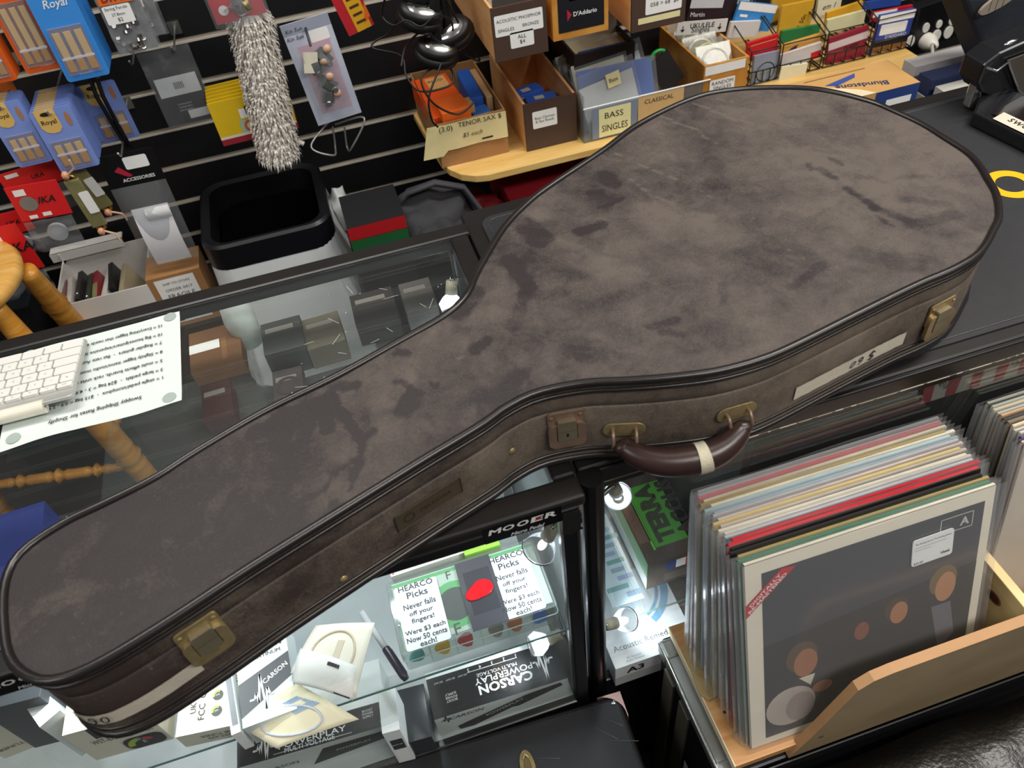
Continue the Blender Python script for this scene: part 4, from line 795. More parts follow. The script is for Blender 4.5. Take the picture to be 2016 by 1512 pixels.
# ================= behind the counter: stool, bin, cartons, bag ========================================
OAK = wood('C6842C', 'DB9E44', .3, (6, 6, 40), 'turned_oak')
S = onz(40, 530, .735); S = V((S.x - .16, S.y, 0)); st_ = thing('bar_stool', 'honey coloured turned wood stool behind the left counter', 'stool', flat((S.x, S.y, 0)))
b = MB(); b.lathe(wood('D19A45', 'E2B366', .3, (4, 30, 4), 'oak_seat'), [(0, .712), (.145, .712), (.160, .722), (.163, .735), (.155, .747), (.12, .749), (0, .744)], flat((S.x, S.y, 0)), 48); b.build('seat', st_)
def turned(name, a_, c_, r, marks, m):
    d_ = (c_ - a_); L_ = d_.length; Mt = frame(a_, d_.orthogonal(), d_.cross(d_.orthogonal())); pr = []
    for k in range(61):
        t_ = k / 60; q_ = r * (.8 + .35 * math.sin(math.pi * t_))
        for mk in marks:
            e_ = abs(t_ - mk) * L_
            if e_ < .03: q_ += .006 * math.cos(e_ / .03 * math.pi * 2.5) * (1 - e_ / .03)
        pr.append((q_, t_ * L_))
    bb = MB(); bb.lathe(m, [(0, 0)] + pr + [(0, L_)], Mt, 20); return bb.build(name, st_)
TOPS = [onz(52, 533, .712), onz(-12, 604, .712), V((S.x - .11, S.y - .06, .712)), V((S.x - .06, S.y + .10, .712))]
BOT = [onz(300, 818, 0), onz(377, 1036, 0), V((-1.02, 1.42, 0)), V((S.x - .16, S.y + .26, 0))]
for a_, c_ in zip(TOPS, BOT): turned('leg', a_, c_, .0235, (.17, .62, .80), OAK)
for k, t_ in ((0, .55), (1, .66), (2, .55), (3, .66)): turned('rung', TOPS[k].lerp(BOT[k], t_), TOPS[(k + 1) % 4].lerp(BOT[(k + 1) % 4], t_), .011, (.25, .5, .75), OAK)
# waste bin with its liner
BNZ = .63; a, c, d = onz(398, 494, BNZ), onz(652, 432, BNZ), onz(612, 325, BNZ); u = (c - a).normalized(); v = ZA.cross(u); bw, bd_ = (c - a).length * .99, .275; Mb = frame(V((a.x, a.y, 0)) + v * .0, u, v)
wb = thing('waste_bin', 'black rubbish bin with white liner against the slat wall', 'bin', Mb); BK = mat('121317', .35, spec=.5, var=.1)
def ring(b, m, lv, n=6):
    P_ = []
    for x0, y0, x1, y1, r_, z in lv: P_.append([(x, y, z) for x, y in rr(x0, y0, x1, y1, r_, n)])
    N_ = len(P_[0])
    for A_2, B_2 in zip(P_, P_[1:]): b.add(m, A_2 + B_2, [(i, (i + 1) % N_, N_ + (i + 1) % N_, N_ + i) for i in range(N_)], Mb, True)
    return P_
b = MB(); P_ = ring(b, BK, [(.05, .04, bw - .05, bd_ - .04, .04, .01), (.012, .012, bw - .012, bd_ - .012, .06, BNZ - .02)]); b.poly(BK, list(reversed(P_[0])), Mb); b.build('body', wb)
b = MB(); ring(b, BK, [(-.004, -.004, bw + .004, bd_ + .004, .05, BNZ - .062), (-.004, -.004, bw + .004, bd_ + .004, .05, BNZ - .006), (.002, .002, bw - .002, bd_ - .002, .047, BNZ), (.018, .016, bw - .018, bd_ - .016, .04, BNZ - .004), (.022, .020, bw - .022, bd_ - .020, .037, BNZ - .06)]); b.build('rim', wb)
b = MB(); ring(b, mat('08090C', .25, spec=.7, bump=.4, scale=20), [(.030, .028, bw - .030, bd_ - .028, .05, BNZ - .05), (.06, .05, bw - .06, bd_ - .05, .04, .25)]); b.poly(mat('050608', .3, bump=.4), [(x, y, .25) for x, y in rr(.06, .05, bw - .06, bd_ - .05, .04)], Mb); b.build('inner_bag', wb)
LN = mat('DDE2E2', .4, var=.02)
b = MB(); n = 72; lv = []
for j in range(9):
    t_ = j / 8; P_ = []
    base = rr(-.003 - .02 * t_, -.003 - .022 * t_, bw + .004 + .06 * t_, bd_ + .002, .05, 17)
    for i, (x, y) in enumerate(base):
        k_ = noise.noise(V((i * .35, t_ * 1.5, 0))); nx, ny = x - bw / 2, y - bd_ / 2; L_ = math.hypot(nx, ny); P_.append((x + nx / L_ * k_ * .012 * t_, y + ny / L_ * k_ * .012 * t_, BNZ - .055 - .36 * t_ + .02 * k_ * t_))
    lv.append(P_)
N_ = len(lv[0])
for A_2, B_2 in zip(lv, lv[1:]): b.add(LN, A_2 + B_2, [(i, N_ + i, N_ + (i + 1) % N_, (i + 1) % N_) for i in range(N_)], Mb, True)
b.blob(LN, Mb @ Matrix.Translation((bw + .028, bd_ * .62, BNZ - .085)), .026, .03, .055, wob=.4); b.build('liner', wb)
# white carton of oddments, kraft carton, stock crate under them
def obox(name, label, cat, M, w_, d_, h_, m, t_=.003, inner=None, group=None):
    """open-topped box: base and four walls"""
    b = MB(); b.box(m, 0, w_, 0, d_, 0, t_, M); b.box(m, 0, w_, 0, t_, 0, h_, M); b.box(m, 0, w_, d_ - t_, d_, 0, h_, M); b.box(inner or m, 0, t_, t_, d_ - t_, 0, h_, M); b.box(inner or m, w_ - t_, w_, t_, d_ - t_, 0, h_, M); return b
bs = MB(); bs.box(mat('3A2B22', .7), -.70, -.36, 1.60, 1.83, .0, .40); tag(bs.build('storage_chest', at=(-.53, 1.7, 0)), 'dark low chest under the white carton behind the counter', 'chest')
zc = .53; a, c = onz(118, 612, zc - .02), onz(285, 590, zc); a = ony(96, 590, 1.605); c = ony(283, 548, 1.605); Mw = flat((a.x, 1.605, .401)); wc = (c.x - a.x); hz = .135
p_t = thing('open_carton', 'open white carton of mixed oddments behind the counter', 'box', Mw); WC = mat('E4E1DB', .6, var=.02)
b = obox('', '', '', Mw, wc, .20, hz, WC); b.text(GLINK, 'ROLLS', Mw @ Matrix.Rotation(math.pi / 2, 4, 'X'), wc * .3, .045, w=.022, z=.0006); 
for k in range(8): b.rect(GLINK, Mw @ Matrix.Rotation(math.pi / 2, 4, 'X'), wc * .62 + k * .003, .06, wc * .62 + .0016 + k * .003, .072, .0006)
b.build('box', p_t)
b = MB(); b.box(WC, -.02, wc * .72, .185, .215, hz + .018, hz + .022, Mw); b.box(WC, -.02, wc * .72, .184, .188, hz, hz + .022, Mw); b.box(WC, 0, .003, .18, .215, hz - .01, hz + .02, Mw); b.build('flap', p_t)
R = random.Random(21); cols = [('8A5F60', 'dusty red'), ('C8C2BA', 'clear'), ('2C2A2A', 'black'), ('3C4038', 'dark olive'), ('A02B36', 'red and khaki'), ('D8D4CA', 'white'), ('1B1B1D', 'plain black'), ('B9A98C', 'tan')]
for k, (c_, nm_) in enumerate(cols):
    x = .012 + k * (wc - .05) / 8; M_ = Mw @ Matrix.Translation((x, .02 + R.uniform(0, .02), .045 + R.uniform(0, .012))) @ Matrix.Rotation(math.radians(-16), 4, 'Y') @ Matrix.Rotation(R.uniform(-.1, .1), 4, 'Z')
    b = MB(); b.box(mat(c_, .35), 0, .012, 0, .11, 0, .07, M_)
    if k == 4: b.box(mat('8E8A5A', .4), -.0004, .0124, 0, .06, .0701, .0706, M_)
    if k in (2, 3): b.cyl(CHROME, M_ @ Matrix.Translation((.006, .02, .07)), .005, .004, 12)
    tag(b.build('cassette_case', at=M_.translation, bevel=.001), f'{nm_} small case standing in the white carton, {ORD[k]} from the left', 'case', 'small cases in the white carton')
a = ony(306, 590, 1.605); c = ony(408, 560, 1.605); Mk_ = flat((a.x, 1.605, .401)); b = MB(); wk = c.x - a.x; hk = ony(355, 536, 1.605).z - .401; b.box(CARTON, 0, wk, 0, .09, 0, hk, Mk_); LF = Mk_ @ Matrix.Rotation(math.pi / 2, 4, 'X'); b.rect(LABEL, LF, wk * .12, .01, wk * .85, hk - .008, .0006)
for k in range(3): b.text(GLINK, ('SHIP TO STORE', 'ORDER 0417', 'FRAGILE')[k], LF, wk * .5, hk - .022 - k * .018, w=wk * .5, z=.0009)
b.rect(GLINK, LF, wk * .2, .014, wk * .32, .026, .0009); tag(b.build('carton', at=Mk_.translation), 'small kraft carton with white address label left of the bin', 'box')
a = ony(-30, 640, 1.45); M_ = flat((-1.0, 1.63, .40)); b = MB(); b.box(mat('1D2024', .4), 0, .245, 0, .18, 0, .14, M_); R = random.Random(31)
tag(b.build('storage_tub', at=(-.88, 1.72, .40)), 'dark tub under the stool seat holding a crumpled clear bag', 'tub'); b = MB(); b.blob(clear('F0F4F8', .12, .05, 'B9C2CC', name='crumpled_bag'), Matrix.Translation((-.86, 1.72, .565)), .10, .075, .03, 24, 16, .55, 4); tag(b.build('plastic_bag', at=(-.86, 1.72, .55)), 'crumpled clear plastic bag in the dark tub by the stool', 'bag')
b = MB(); b.box(mat('141518', .5), -1.0, -.755, 1.63, 1.81, 0, .399); tag(b.build('stand', at=(-.88, 1.72, 0)), 'black stand beneath the dark tub behind the stool', 'stand')
# backpack and red/green box at the foot of the wall
bq = MB(); bq.box(mat('1B1B1D', .6), -.03, .75, 1.42, 1.80, 0, .47); tag(bq.build('low_cabinet', at=(.35, 1.6, 0)), 'low black cabinet under the pine shelf', 'cabinet')
xa, xb = ony(684, 455, 1.45).x, ony(800, 440, 1.45).x; zt = ony(712, 444, 1.45).z; b = MB(); Mz = frame((xa, 1.45, .471), XA, ZA); b.box(mat('17181A', .5), xa, xb, 1.45, 1.58, .471, zt); hh = zt - .471; b.rect(mat('B0171E', .5), Mz, 0, hh - .032, xb - xa, hh, .0006); b.rect(mat('1E5A30', .5), Mz, 0, hh - .066, xb - xa, hh - .033, .0006); tag(b.build('striped_box', at=(xa, 1.5, .471)), 'black box with red over green band between bin and grey backpack', 'box')
BP = mat('2F2F32', .8, var=.12, scale=20, bump=.3); bp2 = thing('backpack', 'slumped grey backpack with carry loop under the pine shelf', 'backpack', flat((.16, 1.52, .47)))
b = MB(); b.blob(BP, Matrix.Translation((.168, 1.53, .55)), .115, .085, .085, 32, 20, .35, 2); b.build('body', bp2)
b = MB(); b.blob(mat('28282B', .8, bump=.3), Matrix.Translation((.19, 1.47, .555)) @ Matrix.Rotation(.3, 4, 'Y'), .085, .05, .055, 24, 16, .3, 6); b.build('pocket', bp2)
b = MB(); b.tube(mat('35353A', .7), [V((.10, 1.55, .61)), V((.13, 1.53, .655)), V((.19, 1.52, .668)), V((.25, 1.52, .64)), V((.28, 1.5, .58))], .008, 8, sx=2.); b.build('carry_loop', bp2)
b = MB(); b.box(mat('8F1522', .6, var=.1), .36, .62, 1.52, 1.75, .471, .56, None); b.rect(mat('B23A48', .5), frame((.36, 1.5195, .471), XA, ZA), .03, .06, .2, .085); b.rect(mat('6E5A3A', .6), frame((.36, 1.5195, .471), XA, ZA), .05, .02, .18, .05); tag(b.build('red_box', at=(.49, 1.63, .471)), 'dark red printed box in the shade under the pine shelf', 'box')
b = MB(); b.blob(mat('7E1118', .7, var=.2, bump=.3), Matrix.Translation((.30, 1.60, .50)), .07, .08, .045, 20, 12, .4, 9); tag(b.build('red_cloth', at=(.3, 1.6, .47)), 'bunched red cloth between backpack and red printed box', 'cloth')
SH2 = .80; b = MB(); b.box(clear('FAFBFB', .04, .02, 'E4ECEA', name='shelf_glass'), -.42, .117, .70, .935, SH2 - .006, SH2); b.box(EDGEG, -.42, .117, .6995, .7002, SH2 - .0055, SH2 - .0005); b.build('glass_shelf', dc)
# goods seen dimly through the glass top, on the shelf of the left counter
p = PB(SH2 + .03, SH2 + .0005, (375, 735), (478, 706), (455, 645), mat('76502E', .6), .09); p.b.rect(LABEL, p.T, .0, .04, .045, .06); p.b.rect(mat('8A6038', .6), p.T, p.w * .62, .01, p.w * .72, .06); p.done('parcel', 'brown kraft parcel with a white label seen through the glass top', 'parcel')
b = MB(); q = onz(492, 672, SH2 + .0); Mq = flat((q.x, q.y, SH2 + .0005)); b.lathe(mat('DDE6E0', .5), [(0, 0), (.022, 0), (.024, .05), (.020, .085), (0, .09)], Mq, 20); tag(b.build('pot', at=Mq.translation), 'small pale pot beside the brown parcel under the glass top', 'pot')
for k, (NL, NR, FR, zt, m_, lab) in enumerate((((520, 700), (600, 678), (585, 590), .05, mat('3A3C3C', .5), 'grey carton right of the pale pot under the glass top'), ((605, 690), (680, 668), (665, 590), .04, mat('5E584C', .5), 'beige packet beside the grey carton under the glass top'), ((700, 640), (785, 618), (770, 572), .045, mat('2A2726', .5), 'dark packet with pale strip under the glass top'), ((800, 616), (862, 600), (850, 556), .05, mat('524F4D', .5), 'pale grey packet nearest the lamp under the glass top'), ((540, 800), (600, 785), (585, 735), .02, mat('3E3638', .5), 'mauve grey card with a dark pattern low under the glass top'), ((400, 830), (460, 812), (450, 770), .03, mat('3E1C1A', .5), 'dark red packet below the brown parcel under the glass top'))):
    p = PB(SH2 + zt, SH2 + .0005, NL, NR, FR, m_, .07); p.b.rect(mat('7E7A74', .5), p.T, p.w * .1, .045, p.w * .8, .055)
    if k == 4: p.b.disc(mat('3E3034', .5), p.T, p.w / 2, .035, .018, .0006, r0=.012)
    p.done('packet', lab, 'packet', 'stock under the glass top')

p = PB(SHZ + .06, SHZ + .0005, (-40, 1130), (78, 1092), (70, 1030), mat('2B3C8C', .4), .10); p.b.rect(mat('C9CDD8', .5), p.T, 0, .0, p.w * .3, .03); p.done('packet', 'blue packet at the left picture edge under the glass top', 'packet', 'stock under the glass top')
b = MB(); R = random.Random(15); SW = clear('F8FAFC', .45, .3, 'F0F4F8', name='scratch_dust')
for k in range(46):
    q = onz(R.uniform(560, 900), R.uniform(560, 800), ZT - .0016); 
    if q.x > .115 or q.y < .5: continue
    l_ = R.choice((.0008, .0012, .002, .012, .02)); an = R.uniform(0, 6.28); wd = .0004 if l_ < .003 else .00022
    b.box(SW, 0, l_, -wd, wd, 0, .0001, flat(q, an))
b.build('scratches', dc)['label'] = 'fine pale scratches and dust'
# ================= goods hanging on the slat wall ======================================================
HK = mat('B9B9B6', .25, .9); DIM = {}
def card(name, label, cat, BL, BR, TL, y, m, th=.002, group=None, deco=None, bevel=0, parts=None):
    """flat hanging card: corners read on the upright plane y"""
    a, c, d = ony(*BL, y), ony(*BR, y), ony(*TL, y); M = frame(a, c - a, ZA if abs((d - a).normalized().z) > .995 else d - a); w_, h_ = (c - a).length, (d - a).length
    t = thing(name, label, cat, M, group); b = MB(); b.box(m, 0, w_, 0, h_, -th, 0, M)
    if deco: deco(b, M, w_, h_)
    b.build('card', t, bevel)
    if parts: parts(t, M, w_, h_)
    DIM[t.name] = (w_, h_); return t
def hook(name_label, x, z, y, L=None):
    t = thing('peg_hook', name_label, 'hook', flat((x, YW, z)), 'wire peg hooks'); b = MB(); b.tube(HK, [V((x, YW, z)), V((x, y + .01, z)), V((x, y - .004, z + .004)), V((x, y - .010, z + .014))], .0022, 8); b.build('wire', t)
    b = MB(); b.box(HK, x - .012, x + .012, YW - .004, YW, z - .014, z + .012); b.build('back_plate', t); return t
def reed_card(label, BL, BR, hgt, y, col, brand, group, big=False, name='reed_card'):
    a, c = ony(*BL, y), ony(*BR, y); M = upright((a.x, y, min(a.z, c.z)), 0); w_ = c.x - a.x; t = thing(name, label, 'reed pack', M, group); m = mat(col, .4, var=.02)
    b = MB(); b.prism(m, rr(0, 0, w_, hgt, .006), M, -.0012, 0)
    if brand == 'ROYAL': b.text(WHITE, 'Royal', M, w_ * .55, hgt * .70, w=w_ * .52, h=.018, shear=.3, z=.0006, bold=.01); b.text(WHITE, "D'ADDARIO", M, w_ * .5, hgt * .8, w=w_ * .3, z=.0006); b.text(mat('20407A', .5), '2.5', M, w_ * .14, hgt * .86, h=.006, z=.0006); b.text(WHITE, 'B CLARINET', M, w_ * .5, .011, w=w_ * .3, z=.0006)
    if brand == 'RICO': b.text(mat('3A1608', .5), 'RICO', M, w_ * .5, hgt * .74, w=w_ * .6, z=.0006, bold=.01); b.text(WHITE, 'B CLARINET', M, w_ * .62, .010, w=w_ * .35, z=.0006)
    if brand == 'tag': b.prism(mat('E3BC6A', .5), [(w_ * .12, hgt), (w_ * .12, hgt * .74), (w_ * .2, hgt * .66), (w_ * .35, hgt * .63), (w_ * .5, hgt * .64), (w_ * .6, hgt * .7), (w_ * .6, hgt)][::-1], M, .0003, .0007); b.text(INK, 'Royal', M, w_ * .36, hgt * .80, w=w_ * .36, z=.001, bold=.01); b.disc(INK, M, w_ * .36, hgt * .93, w_ * .12, .001, .004); b.disc(mat('B07A55', .5), M, w_ * .82, hgt * .8, w_ * .06, .0006, .014)
    b.build('card', t)
    b = MB(); x0, x1, y0, y1 = w_ * .13, w_ * .87, hgt * .07, hgt * (.50 if brand != 'RICO' else .64); b.box(mat('C3C4DC' if brand != 'RICO' else 'D8A48C', .3), x0, x1, y0, y1, 0, .0006, M)
    for k in range(3):
        xc = x0 + (x1 - x0) * (k + .5) / 3; rw = (x1 - x0) * .11; b.box(mat('E3C27E', .5), xc - rw, xc + rw, y0 + .004, y1 - .008, .0006, .0022, M); b.box(mat('C9963F', .5), xc - rw, xc + rw, y0 + .004, y0 + .024, .0022, .0028, M); b.box(mat('ECEAF0', .3), xc - rw * 1.5, xc + rw * 1.5, y0 + .026, y0 + .030, .0022, .003, M)
    b.box(clear('F4F4FA', .10, .06, 'E4E4F0', name='blister'), x0 - .001, x1 + .001, y0 - .001, y1 + .001, .0006, .0055, M); b.build('blister', t); DIM[t.name] = (w_, hgt); return t
def hook_for(t, lab):
    M = WM[t.name]; w, h = DIM[t.name]; p_ = M @ V((w / 2, h - .011, 0)); hook(lab, p_.x, p_.z - .0, p_.y - .006)
def stack(t, n, dy, label, dx=0., dz=0.):
    M = WM[t.name]
    for k in range(1, n): dup(t, Matrix.Translation((dx * k, dy * k, dz * k)) @ M, label)
t = reed_card('bright blue reed pack at the front of the top left peg', (135, 163), (218, 145), .19, 1.60, '3C8FE2', 'ROYAL', 'bright blue reed packs'); hook_for(t, 'peg hook through the bright blue reed packs'); stack(t, 9, .0105, 'bright blue reed pack hanging behind the foremost bright blue one')
t = reed_card('orange reed pack left of the bright blue ones, front of its peg', (54, 147), (124, 130), .19, 1.62, 'E0601C', 'RICO', 'orange reed packs beside the blue'); hook_for(t, 'peg hook through the orange packs beside the blue'); stack(t, 5, .012, 'orange reed pack hanging behind the foremost one beside the blue packs')
t = reed_card('orange reed pack at the left picture edge, front of its peg', (-38, 172), (35, 153), .15, 1.61, 'E0601C', 'RICO', 'orange reed packs at the left edge'); hook_for(t, 'peg hook through the orange packs at the left edge'); stack(t, 4, .012, 'orange reed pack behind the foremost one at the left edge')
t = reed_card('periwinkle reed pack with yellow tag, front of the middle peg', (122, 341), (197, 321), .128, 1.60, '7F97DC', 'tag', 'periwinkle reed packs on the middle peg'); hook_for(t, 'peg hook through the periwinkle packs on the middle peg'); stack(t, 10, .0105, 'periwinkle reed pack behind the foremost tagged one on the middle peg')
t = reed_card('periwinkle reed pack with yellow tag at the left picture edge', (38, 331), (104, 312), .128, 1.61, '7F97DC', 'tag', 'periwinkle reed packs at the left edge'); hook_for(t, 'peg hook through the periwinkle packs at the left edge'); stack(t, 5, .0105, 'periwinkle reed pack behind the tagged one at the left edge')
t = reed_card('periwinkle reed pack hanging behind two black cords', (205, 284), (275, 264), .125, 1.70, '7F97DC', 'tag', None); hook_for(t, 'peg hook holding the periwinkle pack behind the cords')
t = reed_card('small orange reed pack peeping above the tagged left-edge packs', (-5, 220), (50, 206), .05, 1.69, 'D8742E', '', None)
for k in (0, 1): b = MB(); b.tube(BLACK, [ony(178 + k * 13, 155, 1.66), ony(190 + k * 13, 190, 1.655), ony(222 + k * 9, 245, 1.66), ony(250 + k * 7, 290, 1.67)], .0042, 8); tag(b.build('black_cord', at=ony(210, 230, 1.66)), ('left', 'right')[k] + ' one of the two black cords dangling below the bright blue packs', 'cord', 'black cords')
CB = clear('F2F4F6', .14, .05, 'D5D8DC', name='poly_bag')
def fd(b, M, w, h): b.rrect(LABEL, M, w * .1, h * .50, w * .78, h * .78, .003, .0145); [b.text(GLINK, s, M, w * .43, h * (.73 - k * .085), w=w * (.55, .32, .12)[k], z=.0150) for k, s in enumerate(('String Ferule', '27.8mm', '$2'))]
def fp(t, M, w, h):
    b = MB(); R = random.Random(6); b.grid(CB, lambda a_, c_: M @ V((w * a_ * 1.1, h * c_ * .97, .002 + .010 * abs(noise.noise(V((a_ * 5, c_ * 5, 0)))))), 14, 14)
    for k in range(26): b.cyl(STEEL, M @ Matrix.Translation((R.uniform(.1, .9) * w, R.uniform(.05, .55) * h, .002)) @ Matrix.Rotation(R.uniform(0, 3), 4, 'X'), .004, .006, 8)
    b.build('bag', t)
t = card('parts_bag', 'clear bag of small metal ferrules with a white printed label', 'parts bag', (236, 108), (312, 92), (196, -20), 1.63, mat('8F8E90', .35, .2, var=.3, scale=90), .012, 'ferrule bags', fd, 0, fp)
dup(t, Matrix.Translation((.018, .03, .01)) @ WM[t.name], 'clear bag of ferrules half hidden behind the labelled one')
b = MB(); M_ = frame(ony(196, 14, 1.625), XA, ZA); b.box(mat('E0702A', .5), 0, .062, 0, .03, -.001, 0, M_); b.text(mat('8A2F10', .5), 'DR', M_, .02, .012, h=.014, z=.0006, bold=.03); tag(b.build('orange_tag', at=M_.translation), 'orange header card above the bag of ferrules', 'card')
def kb_(b, M, w, h): b.rect(mat('F2F4F4', .5), M, w * .06, h * .45, w * .94, h * .76, .0006); [b.rect(INK, M, w * (.42 + k * .035), h * .55, w * (.435 + k * .035), h * .66, .0009) for k in range(6)]; b.rect(mat('141416', .4), M, w * .08, h * .06, w * .95, h * .44, .0006); [b.text(WINK, 'GUITAR PARTS', M, w * .48, h * (.30 - k * .05), w=w * .3, z=.0009) for k in range(3)]; b.rect(LABEL, M, w * .48, h * .04, w * 1.0, h * .18, .0012)
def kp(t, M, w, h): b = MB(); b.grid(CB, lambda a_, c_: M @ V((w * (a_ * 1.08 - .04), h * (c_ * 1.22 - .02), .003 + .004 * noise.noise(V((a_ * 4, c_ * 4, 3))))), 10, 12); b.build('bag', t)
card('parts_bag', 'clear bag with black card insert and barcode beside the duster', 'parts bag', (336, 247), (424, 226), (300, 128), 1.72, mat('1C1C1E', .4), .004, None, kb_, 0, kp); hook('peg hook holding the barcoded bag', ony(347, 110, 1.72).x, ony(347, 100, 1.72).z, 1.715)
YC = mat('E3BE18', .5, var=.03)
def yd(b, M, w, h): b.rect(mat('9FC4B4', .5), M, w * .3, h * .18, w * .85, h * .48, .0005); b.rect(LABEL, M, w * .34, h * .52, w * .8, h * .74, .0005); b.rect(mat('9C2332', .5), M, 0, 0, w, h * .14, .0006); b.rect(mat('E3DCCB', .5), M, 0, h * .14, w, h * .2, .0006); b.rect(INK, M, w * .42, h * .6, w * .45, h * .78, .0012); [(b.disc(mat('C8643C', .5), M, w * q_, h * .33, w * .085, .0008), b.disc(mat('E8CFA0', .5), M, w * q_, h * .33, w * .05, .001)) for q_ in (.43, .72)]
t = card('string_card', 'yellow packet with teal panel hanging behind the fluffy duster, front of its peg', 'packet', (441, 288), (588, 252), (411, 205), 1.66, YC, .003, 'yellow packets', yd); hook_for(t, 'peg hook through the yellow packets'); stack(t, 6, .012, 'yellow packet behind the foremost yellow one', 0, .002)
hook('empty peg hook between the ferrule bags and the barcoded bag', ony(262, 118, 1.75).x, ony(262, 118, 1.75).z, 1.72)
# duster
D0, D1 = ony(488, 20, 1.63), ony(548, 300, 1.63); du = thing('feather_duster', 'fluffy white duster hanging over the rubbish bin', 'duster', flat(D1)); FL = mat('DCD6CD', .85, var=.12, scale=60); FL2 = mat('CBC4BA', .9, var=.1, scale=60)
ax = (D1 - D0).normalized(); sx_ = ax.orthogonal().normalized(); sy_ = ax.cross(sx_); LD = (D1 - D0).length
b = MB(); b.tube(FL2, [D0 + ax * LD * k / 12 for k in range(13)], [.033 + .007 * math.sin(math.pi * min(1, k / 11)) for k in range(13)], 18); R = random.Random(13)
for k in range(4600):
    t_ = R.random(); a_ = R.uniform(0, 6.283); rd = sx_ * math.cos(a_) + sy_ * math.sin(a_); o_ = D0 + ax * (LD * t_) + rd * .031; L_ = R.uniform(.014, .026); e_ = o_ + rd * R.uniform(.006, .014) + ax * L_ + V((R.uniform(-.006, .006), R.uniform(-.006, .006), 0)); s_ = rd.cross(ax) * .0016
    md = (o_ + e_) / 2 + rd * .007; b.add(FL if k % 3 else FL2, [o_ - s_, o_ + s_, md + s_ * 1.2, md - s_ * 1.2, e_], [(0, 1, 2, 3), (3, 2, 4)])
b.build('fibres', du)['kind'] = 'stuff'
b = MB(); b.tube(mat('D8D6D2', .4), [D0 - ax * .16, D0, D0 + ax * .02], .008, 10); b.tube(mat('C9C3B9', .6), [D1 + V((.022, 0, .0)), D1 + V((.05, 0, .012)), D1 + V((.056, .0, .006))], .006, 8); b.build('handle', du)
def rd_(b, M, w, h): b.disc(WHITE, M, w * .22, h * .35, .009, .0006); b.tube(CHROME, [M @ V((w * .22, h * .35, .002)), M @ V((w * .5, h * .5, .003))], .0009, 6); b.blob(CHROME, M @ Matrix.Translation((w * .55, h * .45, .008)), .016, .022, .008, 14, 10, .4, 3); b.blob(BRASS, M @ Matrix.Translation((w * .66, h * .4, .010)), .010, .016, .007, 12, 8, .4, 5)
card('parts_card', 'red and pink card with metal jack plate above the duster', 'parts card', (428, 50), (526, 24), (408, -20), 1.60, mat('C8323E', .4, var=.12, scale=20), .002, None, rd_, 0, lambda t, M, w, h: MB().grid(CB, lambda a_, c_: M @ V((w * (a_ * 1.1 - .05), h * (c_ * 1.1 - .1), .018 * math.sin(math.pi * a_))), 8, 6).build('bag', t))
LC = mat('C6CBDD', .4, var=.03)
def ld(b, M, w, h):
    b.rect(mat('C9A9B8', .5, var=.08), M, w * .18, h * .1, w * .86, h * .78, .0004); b.rect(mat('9BA1B4', .5), M, 0, h * .9, w, h, .0005); b.text(GLINK, 'Kin Sun', M, w * .24, h * .935, w=w * .34, z=.0009, shear=.3); b.text(GLINK, 'Kin Sun', M, w * .22, h * .865, w=w * .34, z=.0009, shear=.3); b.rrect(LABEL, M, w * .5, h * .78, w * .9, h * .89, .003, .0006)
def lp(t, M, w, h):
    R = random.Random(17)
    for cx, cy in ((.42, .60), (.62, .66), (.52, .40), (.45, .30)):
        b = MB(); Mm = M @ Matrix.Translation((w * cx, h * cy, .012)) @ Matrix.Rotation(R.uniform(-.8, .8), 4, 'Z'); b.box(STEEL, -.013, .013, -.018, .018, 0, .004, Mm); b.box(CHROME, -.008, .008, -.013, .010, .004, .011, Mm); b.cyl(CHROME, Mm @ Matrix.Translation((0, -.016, .004)), .006, .010, 12); b.blob(mat('C8A288', .35), Mm @ Matrix.Translation((.018, .006, .006)), .009, .009, .007, 12, 8); b.build('tuner_part', t, .001)
    b = MB(); b.box(mat('E8E2CC', .5), 0, .028, 0, .042, .022, .0226, M @ Matrix.Translation((w * .14, h * .58, 0)) @ Matrix.Rotation(-.3, 4, 'Z')); b.build('price_tag', t)
    b = MB(); b.grid(CB, lambda a_, c_: M @ V((w * (.15 + .72 * a_), h * (.08 + .7 * c_), .020 + .006 * noise.noise(V((a_ * 5, c_ * 6, 0))))), 10, 12); b.build('bag', t)
card('parts_card', 'pale lilac card with bagged machine heads, right of the duster', 'parts card', (627, 248), (712, 221), (552, 52), 1.65, LC, .002, None, ld, 0, lp)
b = MB(); b.tube(mat('2A2A2C', .4), [ony(600, 45, 1.70), ony(603, 62, 1.62), ony(612, 92, 1.61)], .0025, 8); tag(b.build('peg_hook', at=ony(604, 60, 1.65)), 'black peg hook holding the lilac card', 'hook', 'wire peg hooks')
b = MB(); WR = mat('BDBBB5', .35, .6)
for P_ in (((655, 232), (612, 288), (656, 306), (660, 290), (655, 250)), ((660, 245), (717, 232), (693, 290), (684, 292), (678, 250))): b.tube(WR, smooth_loop([ony(x, y, 1.70 - .04 * (k in (1, 2))) for k, (x, y) in enumerate(P_)], 40, False), .0022, 8)
tag(b.build('wire_bracket', at=ony(665, 265, 1.70)), 'bent white wire bracket hooked on the slats below the lilac card', 'bracket')
def rk(b, M, w, h): b.rect(mat('D8A21C', .5), M, w * .35, 0, w * .9, h, .0005); b.poly(mat('E0661C', .5), [(w * .7, h * .1, .0007), (w, h * .2, .0007), (w, h * .5, .0007)], M); [b.rect(mat('4A2A18', .5), M, w * .45, h * (.15 + k * .16), w * .8, h * (.2 + k * .16), .001) for k in range(4)]
card('string_card', 'red and yellow packet left of the headphones', 'packet', (688, 72), (737, 48), (650, -24), 1.66, mat('B8222C', .45, var=.1), .004, None, rk)
